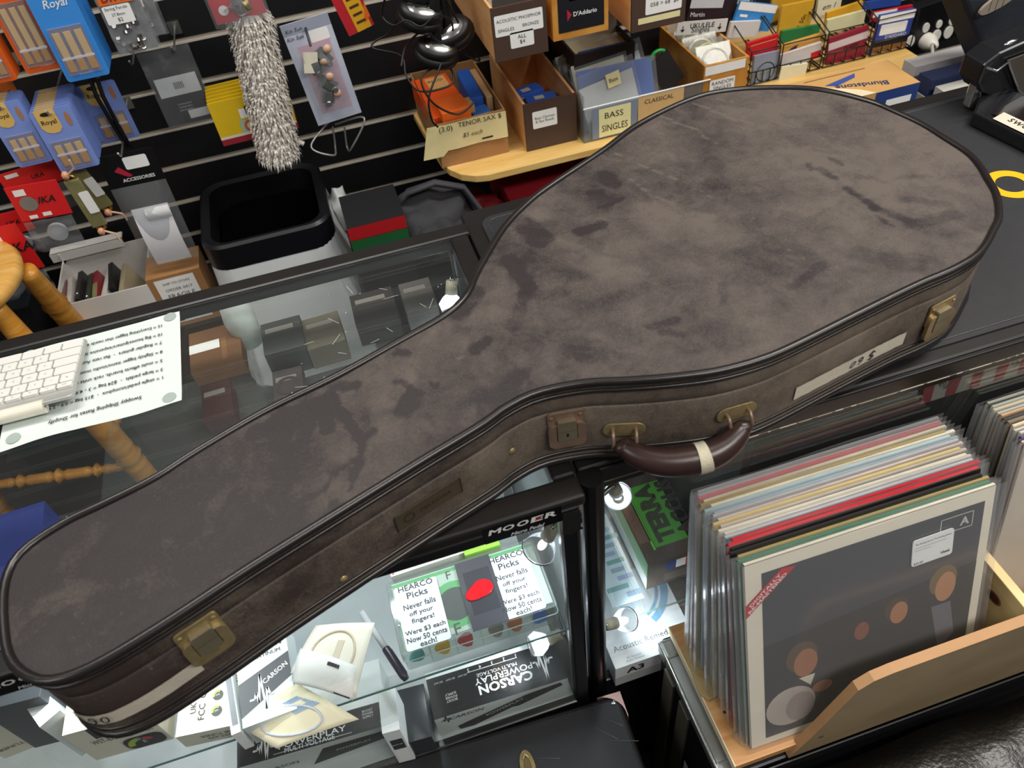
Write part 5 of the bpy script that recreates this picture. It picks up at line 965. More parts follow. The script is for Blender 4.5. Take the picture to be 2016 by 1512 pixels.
# headphones with tangled leads
def headphones(label, P0, P1, y):
    A1, B1 = ony(*P0, y), ony(*P1, y - .01); t = thing('headphones', label, 'headphones', flat((A1 + B1) / 2), 'headphones on the wall'); d = (B1 - A1); mid = (A1 + B1) / 2; upv = V((.035, .02, 1)).normalized(); b = MB()
    P_ = [mid + d * .5 * math.cos(math.pi * k / 20) * 1.05 + upv * .11 * math.sin(math.pi * k / 20) for k in range(21)]; b.tube(BLACK, P_, .007, 8, sx=1.8); b.build('headband', t)
    for s, Q in ((1, A1), (-1, B1)):
        M = frame(Q, V((.93, -.1, .3 * s)), V((-.2, .72, .45))) @ Matrix.Diagonal((1.18, .80, 1, 1)); b = MB(); b.lathe(BLACK, [(.024, .0085), (.033, .007), (.038, 0), (.038, -.008)], M, 28); b.lathe(CHROME, [(0, .012), (.018, .0115), (.0265, .0078)], M, 28); b.box(BLACK, -.016, .016, -.003, .003, .011, .014, M @ Matrix.Rotation(.5, 4, 'Z')); b.build('ear_cup', t)
        b = MB(); b.tube(BLACK, [M @ V((.030 * math.cos(k * .2618), .030 * math.sin(k * .2618), -.020)) for k in range(24)], .0135, 10, True); b.build('ear_pad', t)
    return t
headphones('silver and black headphones hanging higher, at the top of the picture', (822, -40), (830, 20), 1.60)
headphones('silver and black headphones hanging below the other pair, above the orange reed box', (885, 60), (862, 92), 1.59)
def lead(label, pts, y, r=.0022):
    b = MB(); P_ = smooth_loop([ony(px, py, y + dy) for px, py, dy in pts], 120, False); b.tube(BLACK, P_, r, 7); tag(b.build('headphone_lead', at=P_[60]), label, 'cable', 'headphone leads')
lead('black headphone lead looping low over the orange reed box', [(800, -10, 0), (770, 60, .02), (740, 80, .03), (735, 95, .02), (790, 110, 0), (800, 150, -.03), (830, 180, -.05), (890, 165, -.05), (880, 130, -.02), (830, 150, -.04), (850, 200, -.06), (900, 225, -.06), (935, 200, -.05)], 1.60)
lead('black headphone lead rising past the wooden box corner', [(880, 0, 0), (900, 40, 0), (925, 90, .02), (945, 120, .02), (915, 105, .03), (880, 60, .02), (870, 120, -.02), (845, 190, -.05), (850, 235, -.05), (862, 250, -.045)], 1.58)
lead('black headphone lead in small loops beside the upper headphones', [(760, -10, 0), (752, 30, .02), (775, 50, .0), (800, 40, -.01), (830, 52, -.02), (860, 30, -.02), (890, 45, 0), (885, 90, .01), (860, 80, 0), (835, 60, 0), (800, 90, .02), (790, 130, .0)], 1.57)
# red hanging bags, capos, accessory bag
RB = mat('DB1F24', .45, var=.04)
def rbag(label, BL, BR, TL, y, low, disc=True, group='red header bags'):
    def dd(b, M, w, h):
        b.text(INK, 'UKA', M, w * .62, h * .52, h=h * .2, shear=.3, z=.0008, bold=.02); b.rect(LABEL, M, w * .12, h * .72, w * .34, h * .9, .0006); b.rect(LABEL, M, w * .18, h * .04, w * .34, h * .14, .0006); b.rect(LABEL, M, w * .45, h * .06, w * .62, h * .17, .0006)
        if disc: b.disc(mat('8C8A86', .4, .3), M, w * .3, h * .48, w * .17, .0012)
    def pp_(t, M, w, h):
        b = MB(); b.grid(CB, lambda a_, c_: M @ V((w * (.02 + .96 * a_) , -low * c_, .004 + .012 * abs(noise.noise(V((a_ * 3, c_ * 3, y * 9)))) )), 12, 12); b.build('bag', t)
        b = MB(); b.cyl(mat('B9BCC0', .25, .2), M @ Matrix.Translation((w * .55, -low * .5, -.004)), w * .2, .008, 24); b.build('tin', t)
    return card('header_bag', label, 'hanging bag', BL, BR, TL, y, RB, .002, group, dd, 0, pp_)
rbag('red-topped clear bag in front, with a grey disc on its header', (44, 437), (143, 419), (4, 372), 1.56, .07)
rbag('red-topped clear bag behind, crossed by pale cords', (20, 385), (130, 352), (-2, 345), 1.66, .06, False)
rbag('red-topped clear bag lowest at the left edge', (28, 540), (88, 525), (-20, 452), 1.57, .05, False)
rbag('red-topped clear bag at the left edge behind the lowest one', (-10, 470), (70, 450), (-30, 430), 1.64, .05, False)
OL = mat('8C875C', .4, .25, var=.2, scale=60); GOLD = mat('C9A84A', .25, .9); PK = mat('D39A7A', .5)
def capo(label, A1, B1, y):
    a, c = ony(*A1, y), ony(*B1, y); M = frame(a, c - a, ZA); L_ = (c - a).length; t = thing('capo', label, 'capo', M, 'hanging capos'); b = MB(); b.box(OL, 0, L_, -.015, .015, 0, .008, M); b.build('bar', t, .002)
    for x in (0, L_): b = MB(); b.tube(GOLD, [M @ V((x + .009 * math.cos(k * .5236), .009 * math.sin(k * .5236), .004)) for k in range(12)], .003, 8, True); b.build('eyelet', t)
    for x, s in ((-.012, 1), (L_ + .012, -1)): b = MB(); b.blob(PK, M @ Matrix.Translation((x, -.004, .006)), .009, .007, .007, 14, 10, .3, 2); b.build('end_knob', t); b = MB(); b.tube(mat('D8B090', .6), [M @ V((x, 0, .006)), M @ V((x - .012 * s, .020, .01)), M @ V((x - .03 * s, .020, .01))], .0022, 6); b.build('cord', t)
    b = MB(); b.rrect(LABEL, M, L_ * .25, -.002, L_ * .7, .018, .003, .009, .0006); b.build('price_tag', t)
capo('olive metal capo with white tag, nearer the red bag', (140, 352), (198, 442), 1.58); capo('olive metal capo with white tag, nearer the black header bag', (150, 330), (210, 405), 1.63)
def ad(b, M, w, h): b.text(WINK, 'ACCESSORIES', M, w * .56, h * .18, w=w * .58, z=.0008, bold=.02); b.rrect(LABEL, M, w * .42, h * .48, w * .84, h * .86, .004, .0006); b.poly(mat('B3203C', .5), [(w * .2, h * .5, .0008), (w * .3, h * .62, .0008), (w * .48, h * .3, .0008), (w * .4, h * .26, .0008)], M)
def ap(t, M, w, h):
    b = MB(); b.grid(CB, lambda a_, c_: M @ V((w * (.0 + 1.0 * a_), -.20 * c_, .003 + .022 * math.sin(math.pi * a_) * math.sin(math.pi * min(1, c_ * 1.1)))), 10, 12); b.build('bag', t)
    b = MB(); b.grid(mat('E2E2E6', .6, var=.02), lambda a_, c_: M @ V((w * (.18 + .68 * a_), -.050 - .145 * c_, .010 + .010 * math.sin(math.pi * c_))), 6, 10); b.grid(mat('EDEDEF', .6), lambda a_, c_: M @ V((w * (.42 + .44 * a_), -.05 - .03 * c_, .018 + .004 * math.sin(math.pi * c_))), 6, 6); b.build('strap', t)
card('header_bag', 'clear bag with black header holding a folded white strap', 'hanging bag', (218, 373), (326, 350), (188, 312), 1.62, mat('0C0C0E', .4), .002, None, ad, 0, ap); hook('peg hook in front of the black header bag', ony(240, 300, 1.62).x, ony(240, 300, 1.62).z, 1.60)

# ================= pine shelf and its boxes ===========================================================
SZ = .668; SHP = wood('D6A95C', 'E6C27C', .4, (3, 25, 25), 'shelf_pine'); yfr = 1.50
e0 = ony(882, 325, 1.55).x; 
P_ = [(1.42, yfr), (1.42, YW), (e0 - .02, YW), (e0 - .012, 1.66)] + [(e0 - .012 + .10 - .10 * math.cos(t * .196), 1.60 - .10 * math.sin(t * .196)) for t in range(0, 9)][:0] + [(e0 - .008, 1.60), (e0 + .002, 1.56), (e0 + .022, 1.528), (e0 + .05, 1.508), (e0 + .078, yfr)]
b = MB(); b.prism(SHP, P_, I4, SZ - .017, SZ); ps_ = thing('wall_shelf', 'pine shelf with rounded corner carrying the string boxes', 'shelf', flat((1.0, 1.68, SZ - .017))); b.build('board', ps_, .0015)
for x in (.45, .9, 1.38): b = MB(); b.box(mat('9A9A9C', .3, .8), x, x + .004, 1.62, YW, SZ - .09, SZ - .017); b.build('bracket', ps_)
BRN = mat('4B382F', .55, var=.05); WSD = wood('DDA064', 'EAB67C', .45, (20, 3, 20), 'box_side_wood')
def stockbox(name, label, x0, x1, y, z, h, dp, front, sidem, deco=None, group=None, t_=.006):
    M = flat((x0, y, z)); w = x1 - x0; t = thing(name, label, 'box', M, group); F = M @ Matrix.Rotation(math.pi / 2, 4, 'X'); b = MB(); b.box(front, 0, w, 0, t_, 0, h, M)
    if deco: deco(b, F, w, h)
    b.build('front_panel', t, .0006); b = MB(); b.box(sidem, 0, t_, t_, dp, 0, h, M); b.box(sidem, w - t_, w, t_, dp, 0, h, M); b.box(sidem, t_, w - t_, dp - t_, dp, 0, h, M); b.box(sidem, t_, w - t_, t_, dp - t_, 0, .004, M); b.build('tray', t, .0006); return t, M, w
lb = lambda b, F, x0, y0, x1, y1, m=LABEL: b.rrect(m, F, x0, y0, x1, y1, .003, .0006)
# carton of saxophone reeds with a taped paper sign
a, c = ony(868, 312, 1.57), ony(1001, 284, 1.57)
t, M, w = stockbox('reed_carton', 'brown carton with handwritten cream paper sign, at the left end of the shelf', a.x, c.x, 1.57, SZ, .105, .27, CARTON, CARTON, None, None, .003)
F = M @ Matrix.Rotation(math.pi / 2, 4, 'X'); b = MB(); b.grid(mat('E6D7A0', .7, var=.06), lambda a_, c_: F @ V((w * (-.12 + 1.12 * a_) - .02 * (1 - c_) * (a_ < .1), .042 + .062 * c_ - .012 * (a_ < .15) * (1 - c_), .002 + .004 * math.sin(a_ * 5) ** 2)), 14, 6); b.text(INK, '(3.0)', F, w * .13, .093, w=.03, z=.007); b.text(INK, 'TENOR SAX $', F, w * .62, .096, w=w * .62, z=.007); b.text(INK, '$5 each', F, w * .5, .070, w=w * .28, shear=.3, z=.007); b.rect(INK, F, w * .62, .051, w * .78, .055, .0075); b.build('paper_sign', t)
for k, (nm_, col, x_, y_, z_, wx, wy, wz, rz, lab) in enumerate((('reed_box', 'E4571A', .004, .03, .06, .085, .20, .045, .05, 'large orange reed box lying in the carton on the shelf'), ('reed_box', 'EC6A22', .02, .008, .10, .065, .07, .022, .06, 'small orange reed box on top, towards the carton front'), ('reed_box', '2B59B0', .102, .09, .03, .030, .15, .07, -.03, 'blue reed box right of the orange ones'), ('reed_box', '3D74C8', .098, .008, .04, .04, .07, .045, .08, 'blue reed box at the right front of the carton'), ('reed_box', '1D3E86', .008, .006, .006, .10, .02, .075, 0, 'dark blue reed box upright along the carton front'), ('reed_box', 'B9946A', .137, .08, .02, .022, .15, .08, 0, 'kraft reed box along the right side of the carton'))):
    Mx = M @ Matrix.Translation((x_, y_, z_)) @ Matrix.Rotation(rz, 4, 'Z'); wx = min(wx, w - x_ - .006); b = MB(); b.box(mat(col, .4, var=.03), 0, wx, 0, wy, 0, wz, Mx)
    if k == 0: b.rect(mat('D9A566', .5), Mx, wx * .35, wy * .62, wx * .9, wy * .95, wz + .0006); b.text(INK, 'RICO', Mx, wx * .6, wy * .85, w=.035, z=wz + .001)
    if k == 1: b.box(mat('B98B55', .6), wx, wx + .012, .01, .05, .002, wz - .002, Mx)
    tag(b.build(nm_, at=Mx.translation, bevel=.0008), lab, 'box', 'reed boxes in the carton')
# brown fronted wooden box
def b1(b, F, w, h): lb(b, F, w * .15, h * .46, w * .62, h * .82); b.text(GLINK, 'Bass Clarinet\n& Sax Reeds', F, w * .385, h * .64, w=w * .38, z=.0009)
t, M, w = stockbox('string_box', 'brown fronted wooden box of blue packets, label Bass Clarinet, on the shelf', .415, .5355, 1.552, SZ, .112, .28, BRN, WSD, b1, 'brown fronted wooden boxes')
for k, (x_, y_, z_, rz, lab) in enumerate(((.012, .03, .03, .1, 'blue reed packet lying lowest at the left'), (.03, .07, .055, -.05, 'blue reed packet on top of the pile'), (.03, .012, .05, .12, 'blue reed packet at the front of the pile'), (.07, .05, .045, .05, 'blue reed packet at the right of the pile'), (.02, .12, .05, .2, 'blue reed packet at the back of the pile'))):
    Mx = M @ Matrix.Translation((x_, y_, z_)) @ Matrix.Rotation(rz, 4, 'Z'); b = MB(); b.box(mat(('2D55C0', '3A66CC', '2A4FB4')[k % 3], .35), 0, min(.07, w - x_ - .008), 0, .038, 0, .022, Mx); b.rect(mat('C9CBB8', .5), Mx, .02, .01, .042, .026, .0226); b.rect(mat('C9CBB8', .5), Mx @ Matrix.Rotation(math.pi / 2, 4, 'X'), .01, .004, .03, .016, .0006); tag(b.build('reed_packet', at=Mx.translation, bevel=.0008), lab + ' in the Bass Clarinet box', 'packet', 'blue reed packets')
# upper row of boxes fixed to the slats
def b2(b, F, w, h): lb(b, F, w * .04, h * .47, w * .93, h * .86); lb(b, F, w * .3, h * .2, w * .74, h * .5); b.text(GLINK, 'ACOUSTIC PHOSPHOR', F, w * .485, h * .75, w=w * .82, z=.0009); b.text(GLINK, 'SINGLES', F, w * .24, h * .58, w=w * .3, z=.0009); b.text(GLINK, 'BRONZE', F, w * .7, h * .60, w=w * .3, z=.0009); b.text(GLINK, 'ALL\n$4', F, w * .52, h * .35, w=w * .16, z=.001)
Y2 = 1.50; a, c, d = ony(977, 124, Y2), ony(1080, 99, Y2), ony(966, 22, Y2)
t, M, w = stockbox('string_box', 'brown fronted wooden box, label Acoustic Phosphor Bronze singles', a.x, c.x, Y2, a.z, d.z - a.z + .003, YW - Y2 - .002, BRN, WSD, b2, 'brown fronted wooden boxes')
b = MB(); R = random.Random(3); b.box(mat('7A7268', .4), .01, w - .01, .02, .28, .01, .075, M)
for k in range(7): b.box(mat(('4C4844', 'BDB8AC', '8A8478')[k % 3], .4), .012, w - .012, .03 + k * .035, .034 + k * .035, .03, .105 + R.uniform(0, .01), M)
tag(b.build('string_envelopes', at=M.translation + V((.05, .1, .03))), 'single string envelopes filed in the Acoustic Phosphor box', 'envelopes', None, 'stuff')
def b3(b, F, w, h): b.rect(mat('1C1D22', .4, var=.1), F, w * .1, h * .12, w * .92, h * .99, .0006); lb(b, F, w * .30, h * .62, w * .74, h * 1.0); b.text(GLINK, 'CLASSICAL\nSINGLES', F, w * .52, h * .83, w=w * .36, z=.001); b.text(WINK, "D'Addario", F, w * .58, h * .40, w=w * .42, z=.001, bold=.02); b.poly(mat('B32440', .5), [(w * .26, h * .3, .001), (w * .34, h * .4, .001), (w * .26, h * .5, .001)], F)
OR_ = wood('C08034', 'D29848', .4, (10, 10, 10), 'orange_wood'); a, c = ony(1090, 83, Y2), ony(1198, 56, Y2); stockbox('string_box', 'orange framed box with a black panel, label Classical singles', a.x, c.x, Y2, a.z, .115, YW - Y2 - .002, OR_, OR_, b3)
def b4(b, F, w, h): lb(b, F, w * .25, h * .30, w * .92, h * 1.0); b.text(GLINK, '044 > 56  $6', F, w * .6, h * .70, w=w * .52, z=.001); b.text(GLINK, '058 > 68  $6', F, w * .6, h * .48, w=w * .52, z=.001); b.rect(CREAM, F, w * .12, h * .14, w * .9, h * .26, .0006)
a, c = ony(1243, 66, Y2), ony(1348, 40, Y2); stockbox('string_box', 'brown fronted wooden box with handwritten gauge prices on its label', a.x, c.x, Y2, a.z, .10, YW - Y2 - .002, BRN, WSD, b4, 'brown fronted wooden boxes')
# second tier below: dark tray, clear bass tray, ukulele box
def b5(b, F, w, h): pass
a, c = ony(1131, 140, 1.62), ony(1250, 110, 1.62); t, M, w = stockbox('string_tray', 'dark tray with pale handwritten lid under the orange framed box', a.x, c.x, 1.62, SZ, a.z - SZ + .035, .2, mat('2A211E', .5), mat('2A211E', .5)); b = MB(); hh = a.z - SZ + .035; b.box(mat('C9C6C0', .5), .004, w - .004, .10, .104, hh - .02, hh + .05, M); b.text(INK, 'Gtr B   PB/W', M @ Matrix.Rotation(math.pi / 2, 4, 'X') @ Matrix.Translation((0, 0, -.0995)), w * .5, hh + .032, w=w * .7, z=.0004, shear=.2); b.box(mat('DDD2AE', .5), .006, w - .006, .03, .10, hh - .02, hh - .014, M); b.box(mat('2C63B4', .5), .02, w - .006, .012, .03, hh - .02, hh - .008, M); b.build('lid_card', t)
CT = clear('EFF3F4', .10, .05, 'DCE2E6', name='acrylic'); a, c = ony(1150, 280, 1.53), ony(1345, 235, 1.53); xw0, xw1 = a.x, c.x + .06
t = thing('acrylic_tray', 'clear acrylic tray of bagged strings with a cream bass singles sign', 'tray', flat((xw0, 1.53, SZ))); M = WM[t.name]; w = xw1 - xw0; b = MB()
b.box(CT, 0, w, 0, .003, 0, .082, M); b.box(CT, 0, .003, 0, .25, 0, .11, M); b.box(CT, w - .003, w, 0, .25, 0, .11, M); b.box(CT, 0, w, 0, .25, 0, .003, M); b.tube(mat('DCE2E6', .1), [M @ V((0, .0, .082)), M @ V((w, 0, .082))], .002, 6); b.build('tray', t)
F = M @ Matrix.Rotation(math.pi / 2, 4, 'X'); b = MB(); b.box(mat('7F8A99', .5), .02, .128, .004, .078, .0005, .001, F); b.rect(mat('E8E2A8', .6), F, .036, .006, .112, .074, .0014); b.text(INK, 'BASS', F, .072, .056, w=.044, h=.014, z=.0018); b.text(INK, 'SINGLES', F, .074, .026, w=.062, h=.016, z=.0018); b.box(mat('D2AE78', .6), .13, .24, .004, .080, .0005, .001, F); b.text(INK, 'CLASSICAL', F, .18, .066, w=.07, z=.0014); b.build('sign', t)
R = random.Random(44); cols = [('D8D8D4', 'clear'), ('3A66B8', 'blue'), ('CFCBB8', 'cream'), ('B8BCC0', 'grey'), ('C8C2A4', 'yellowed'), ('DADADA', 'white'), ('2F58A8', 'dark blue'), ('B08A54', 'kraft'), ('A58250', 'brown')]
for k, (c_, nm_) in enumerate(cols):
    y_ = .012 + k * .02; Mx = M @ Matrix.Translation((.012 + R.uniform(0, .02), y_, .012)) @ Matrix.Rotation(R.uniform(-.16, .16), 4, 'Z') @ Matrix.Rotation(-.35 + R.uniform(-.1, .1), 4, 'X') @ Matrix.Rotation(R.uniform(-.22, .12), 4, 'Y'); ww = R.uniform(.12, .17); b = MB(); b.box(mat(c_, .4), 0, ww, 0, .0012, 0, R.uniform(.10, .14), Mx); b.grid(CB, lambda a_, c2: Mx @ V((ww * (a_ * 1.1 - .05), -.004 - .004 * noise.noise(V((a_ * 4, c2 * 4, k))), .13 * c2)), 6, 6)
    if k in (0, 3): b.rect(CREAM, Mx @ Matrix.Rotation(math.pi / 2, 4, 'X'), ww * .5, .08, ww * .75, .11, .006); b.text(INK, ('Bass', '', '', 'D.90')[k], Mx @ Matrix.Rotation(math.pi / 2, 4, 'X'), ww * .62, .095, w=.02, z=.007)
    tag(b.build('string_packet', at=Mx.translation), f'{nm_} bagged string packet in the clear tray, {ORD[k]} from its front', 'string packet', 'bagged strings in the clear tray')
b = MB(); q = ony(1297, 118, 1.60); Mq = upright(q); b.tube(mat('1FA04A', .4), [Mq @ V((.022 * math.cos(k * .2618), .022 * math.sin(k * .2618), 0)) for k in range(24)], .004, 8, True); tag(b.build('string_coil', at=q), 'bright green coiled string standing in the clear tray', 'string')
def pk_(label, px, y, m, th=.006, deco=None, name='string_packet', group=None, cat='string packet'): return card(name, label, cat, px[0], px[1], px[2], y, m, th, group, deco)
pk_('black and white string packet leaning beside the ukulele box', ((1312, 95), (1345, 148), (1285, 62)), 1.60, mat('2C2A2C', .4), .008, lambda b, M, w, h: b.rect(mat('C8C4C0', .4), M, w * .2, h * .05, w * .8, h * .3, .0006))
def uk(b, M, w, h): b.text(GLINK, 'UKULELE', M, w * .5, h * .66, w=w * .48, z=.0008, bold=.01); b.text(GLINK, 'Singles', M, w * .48, h * .28, w=w * .36, z=.0008); [b.poly(INK, [(w * q_ - .006, h * .42, .0008), (w * q_, h * .2, .0008), (w * q_ + .006, h * .42, .0008)], M) for q_ in (.12, .86)]; [b.rect(INK, M, w * q_ - .001, h * .4, w * q_ + .001, h * .7, .0008) for q_ in (.12, .86)]
pk_('white sign reading ukulele singles above the orange wooden box', ((1330, 70), (1428, 62), (1330, 45)), 1.66, mat('D9D6D2', .5), .002, uk, 'sign_card', None, 'sign')
pk_('dark box with white printing behind the ukulele sign', ((1350, 50), (1440, 48), (1350, -10)), 1.72, mat('2A1E22', .45), .06, lambda b, M, w, h: (b.rect(mat('C9C9CC', .5), M, 0, h * .55, w * .7, h, .0006), b.text(WINK, 'Martin', M, w * .2, h * .35, w=w * .3, z=.0008)), 'string_box', None, 'box')
def b6(b, F, w, h): b.rect(WHITE, F, w * .02, h * .80, w * .92, h * .98, .0008); lb(b, F, w * .15, h * .42, w * .72, h * .68); b.text(GLINK, 'RANDOM\nSINGLES', F, w * .44, h * .555, w=w * .48, z=.001)
a, c = ony(1385, 160, 1.53), ony(1472, 140, 1.53); zt_ = ony(1385, 142, 1.53).z; t, M, w = stockbox('string_box', 'orange wooden box of coiled strings, label Random singles', a.x, c.x, 1.53, SZ, zt_ - SZ + .012, .24, OR_, OR_, b6)
R = random.Random(9)
for k in range(6):
    Mx = M @ Matrix.Translation((w * .5 + R.uniform(-.008, .008), .05 + k * .028, zt_ - SZ - .012)) @ Matrix.Rotation(1.0 + R.uniform(-.15, .15), 4, 'X'); b = MB(); b.tube(mat(('D8D8C8', 'B9C08A', 'E4E2D8')[k % 3], .3), [Mx @ V((.032 * math.cos(q_ * .2618), .032 * math.sin(q_ * .2618), 0)) for q_ in range(24)], .0028, 6, True); b.box(clear('F4F4F0', .16, .06, 'D8D8CC', name='coil_bag'), -.042, .042, -.036, .042, -.001, .001, Mx); tag(b.build('string_coil', at=Mx.translation), f'bagged coiled string in the Random singles box, {ORD[k]} from the front', 'string', 'coiled strings in the orange box')
# wire racks with packets to the right
WB = mat('0D0D0E', .4)
def rack(label, P0, P1, y, hz_, group='black wire racks'):
    a, c = ony(*P0, y), ony(*P1, y); w = c.x - a.x; t = thing('wire_rack', label, 'rack', flat((a.x, y, SZ)), group); b = MB(); M = WM[t.name]
    for z in (.004, .035, hz_): b.tube(WB, [M @ V(q_) for q_ in ((0, .16, z + (.05 if z == hz_ else 0)), (0, 0, z), (w, 0, z), (w, .16, z + (.05 if z == hz_ else 0)))], .0018, 6)
    for k in range(5): b.tube(WB, [M @ V((w * k / 4, 0, .003)), M @ V((w * k / 4, 0, .036 if 0 < k < 4 else hz_))], .0016, 6); b.tube(WB, [M @ V((w * k / 4, 0, .004)), M @ V((w * k / 4, .16, .004))], .0016, 6)
    b.build('wire', t); return M, w
Yr = 1.60
rack('black wire rack holding a red pack right of the Random singles box', (1474, 150), (1530, 138), Yr, .085); rack('black wire rack holding the orange guitar pack', (1532, 158), (1612, 140), Yr, .085); rack('black wire rack holding the maroon pack', (1618, 138), (1702, 118), Yr, .09); rack('black wire rack at the right end holding the blue and white pack', (1712, 116), (1790, 98), Yr, .09)
PKS = [('blue and white string packet above the red pack', ((1440, 55), (1512, 62), (1460, 3)), 1.70, '3B8BD0', lambda b, M, w, h: (b.rect(WHITE, M, 0, h * .7, w, h, .0006), b.rect(WHITE, M, w * .1, h * .45, w * .3, h * .55, .0008))),
 ('white string packet below the blue and white one', ((1432, 75), (1490, 72), (1448, 45)), 1.69, 'D8D4D0', None),
 ('red string packet in the first wire rack', ((1470, 118), (1530, 100), (1455, 96)), 1.615, 'C41C28', lambda b, M, w, h: b.rect(mat('E09A60', .5), M, w * .1, h * .75, w * .95, h * .8, .0006)),
 ('grey blue string packet with black ring in the first wire rack', ((1478, 172), (1528, 160), (1470, 118)), 1.605, '8792A6', lambda b, M, w, h: b.disc(INK, M, w * .5, h * .42, w * .36, .0008, r0=w * .33)),
 ('yellow envelope with handwriting, front one', ((1530, 75), (1592, 62), (1518, 22)), 1.68, 'D0A02E', lambda b, M, w, h: b.text(INK, 'E 50c', M, w * .7, h * .4, w=w * .4, rot=1.2, z=.0008)),
 ('yellow envelope standing behind the front yellow one', ((1518, 45), (1590, 20), (1528, -5)), 1.71, 'C4962A', None),
 ('orange guitar picture pack in the second wire rack', ((1533, 120), (1612, 96), (1533, 92)), 1.625, 'D09A48', lambda b, M, w, h: (b.disc(mat('43283A', .5), M, w * .5, h * .35, w * .3, .0006, h * .4), b.disc(mat('D09A48', .5), M, w * .62, h * .55, w * .2, .0008, h * .3))),
 ('green string packet behind the orange guitar pack', ((1535, 90), (1610, 76), (1540, 62)), 1.67, '2F7A44', None),
 ('white and red folded leaflet below the orange guitar pack', ((1535, 138), (1615, 112), (1545, 108)), 1.612, 'CFC8C6', lambda b, M, w, h: b.rect(RED, M, w * .75, 0, w, h * .5, .0006)),
 ('cream blank note clipped on the second wire rack', ((1533, 160), (1584, 152), (1537, 133)), 1.595, 'E2DDC0', None),
 ('maroon string pack in the third wire rack', ((1626, 138), (1702, 112), (1640, 75)), 1.612, '8E1F38', lambda b, M, w, h: (b.rect(mat('D8C8CC', .5), M, 0, h * .62, w, h * .85, .0006), b.text(INK, 'CLASSIC', M, w * .6, h * .52, w=w * .4, z=.0008, bold=.02))),
 ('cream string packet behind the maroon pack', ((1625, 68), (1700, 48), (1630, 40)), 1.66, 'DDD8A8', None),
 ('yellow string packet at the back of the third wire rack', ((1625, 55), (1695, 32), (1630, 25)), 1.70, 'DCA42C', None),
 ('pale note with handwriting sticking up behind the racks', ((1605, 40), (1652, 28), (1640, 2)), 1.73, 'DEDABC', lambda b, M, w, h: b.text(INK, 'em 1', M, w * .5, h * .5, w=w * .5, z=.0008, shear=.3)),
 ('blue and white string pack in the right end rack', ((1712, 112), (1780, 98), (1730, 32)), 1.612, '3A4A9E', lambda b, M, w, h: (b.rect(WHITE, M, 0, h * .8, w, h, .0006), b.rrect(WHITE, M, w * .1, h * .5, w * .85, h * .76, .003, .0006), b.text(WHITE, "D'ADDARIO", M, w * .6, h * .44, w=w * .6, z=.0008), b.rect(mat('9A6A3A', .5), M, 0, 0, w, h * .22, .0006), b.rect(INK, M, 0, h * .22, w, h * .38, .0006))),
 ('red string packet behind the blue and white pack', ((1715, 45), (1792, 30), (1725, 25)), 1.66, 'B81E2C', lambda b, M, w, h: b.rect(WHITE, M, 0, h * .5, w * .6, h, .0006)),
 ('dark blue string packet at the top behind the racks', ((1690, 22), (1772, 10), (1695, 6)), 1.72, '2C4A9C', None)]
for lab, px, y, c_, dd in PKS: pk_(lab, px, y, mat(c_, .4, var=.06), .008, dd, 'string_packet', 'string packets in the wire racks')
b = MB(); b.box(BLACK, .78, 2.0, 1.10, 1.47, 0, .679); tag(b.build('stock_bench', at=(1.4, 1.3, 0)), 'black bench carrying the tan shoe box behind the right counter', 'bench')
zB = .80; a, c, d = onz(1725, 182, zB), onz(1813, 162, zB), onz(1757, 115, zB); xr, yb0, yb1 = c.x, (a.y + c.y) / 2, d.y
Mx = flat((xr - .32, yb0, .68)); w, dp, h = .32, yb1 - yb0, .12; b = MB(); TN = mat('C79A5E', .6, var=.03); NV = mat('27407E', .5); b.box(TN, 0, w, 0, dp, 0, h, Mx); F = Mx @ Matrix.Rotation(math.pi / 2, 4, 'X'); Tm = Mx @ Matrix.Translation((0, 0, h)); ew = (c - a).length
b.rect(NV, F, w - ew, 0, w, h, .0006); b.rect(LABEL, F, w - ew * .72, h * .3, w - ew * .14, h * .82, .001); b.rect(NV, frame(Mx @ V((w, 0, 0)), YA, ZA), 0, 0, dp, h, .0006)
b.text(mat('22305E', .6), 'Blundstone', Tm, w - .105, dp * .36, w=.105, rot=math.pi - .25, z=.0008, bold=.01); b.poly(mat('3A4E96', .6), [(w - .17, dp * .62, .0008), (w - .09, dp * .80, .0008), (w - .10, dp * .66, .0008), (w - .15, dp * .52, .0008)], Tm); b.rect(mat('7A5C38', .6), Tm, w - .2, dp * .88, w - .06, dp * .9, .0008)
b.poly(mat('E3D2B0', .6), [(0, 0, .0006), (w - ew, 0, .0006), (w - ew - .02, dp * .22, .0006), (w - .24, dp * .95, .0006), (0, dp * .95, .0006)], Tm); b.text(INK, 'My size 9', Tm, w - .19, dp * .3, w=.11, rot=-.75, z=.0009, shear=.2); tag(b.build('shoe_box', at=Mx.translation), 'tan and blue shoe box behind the right counter', 'box')
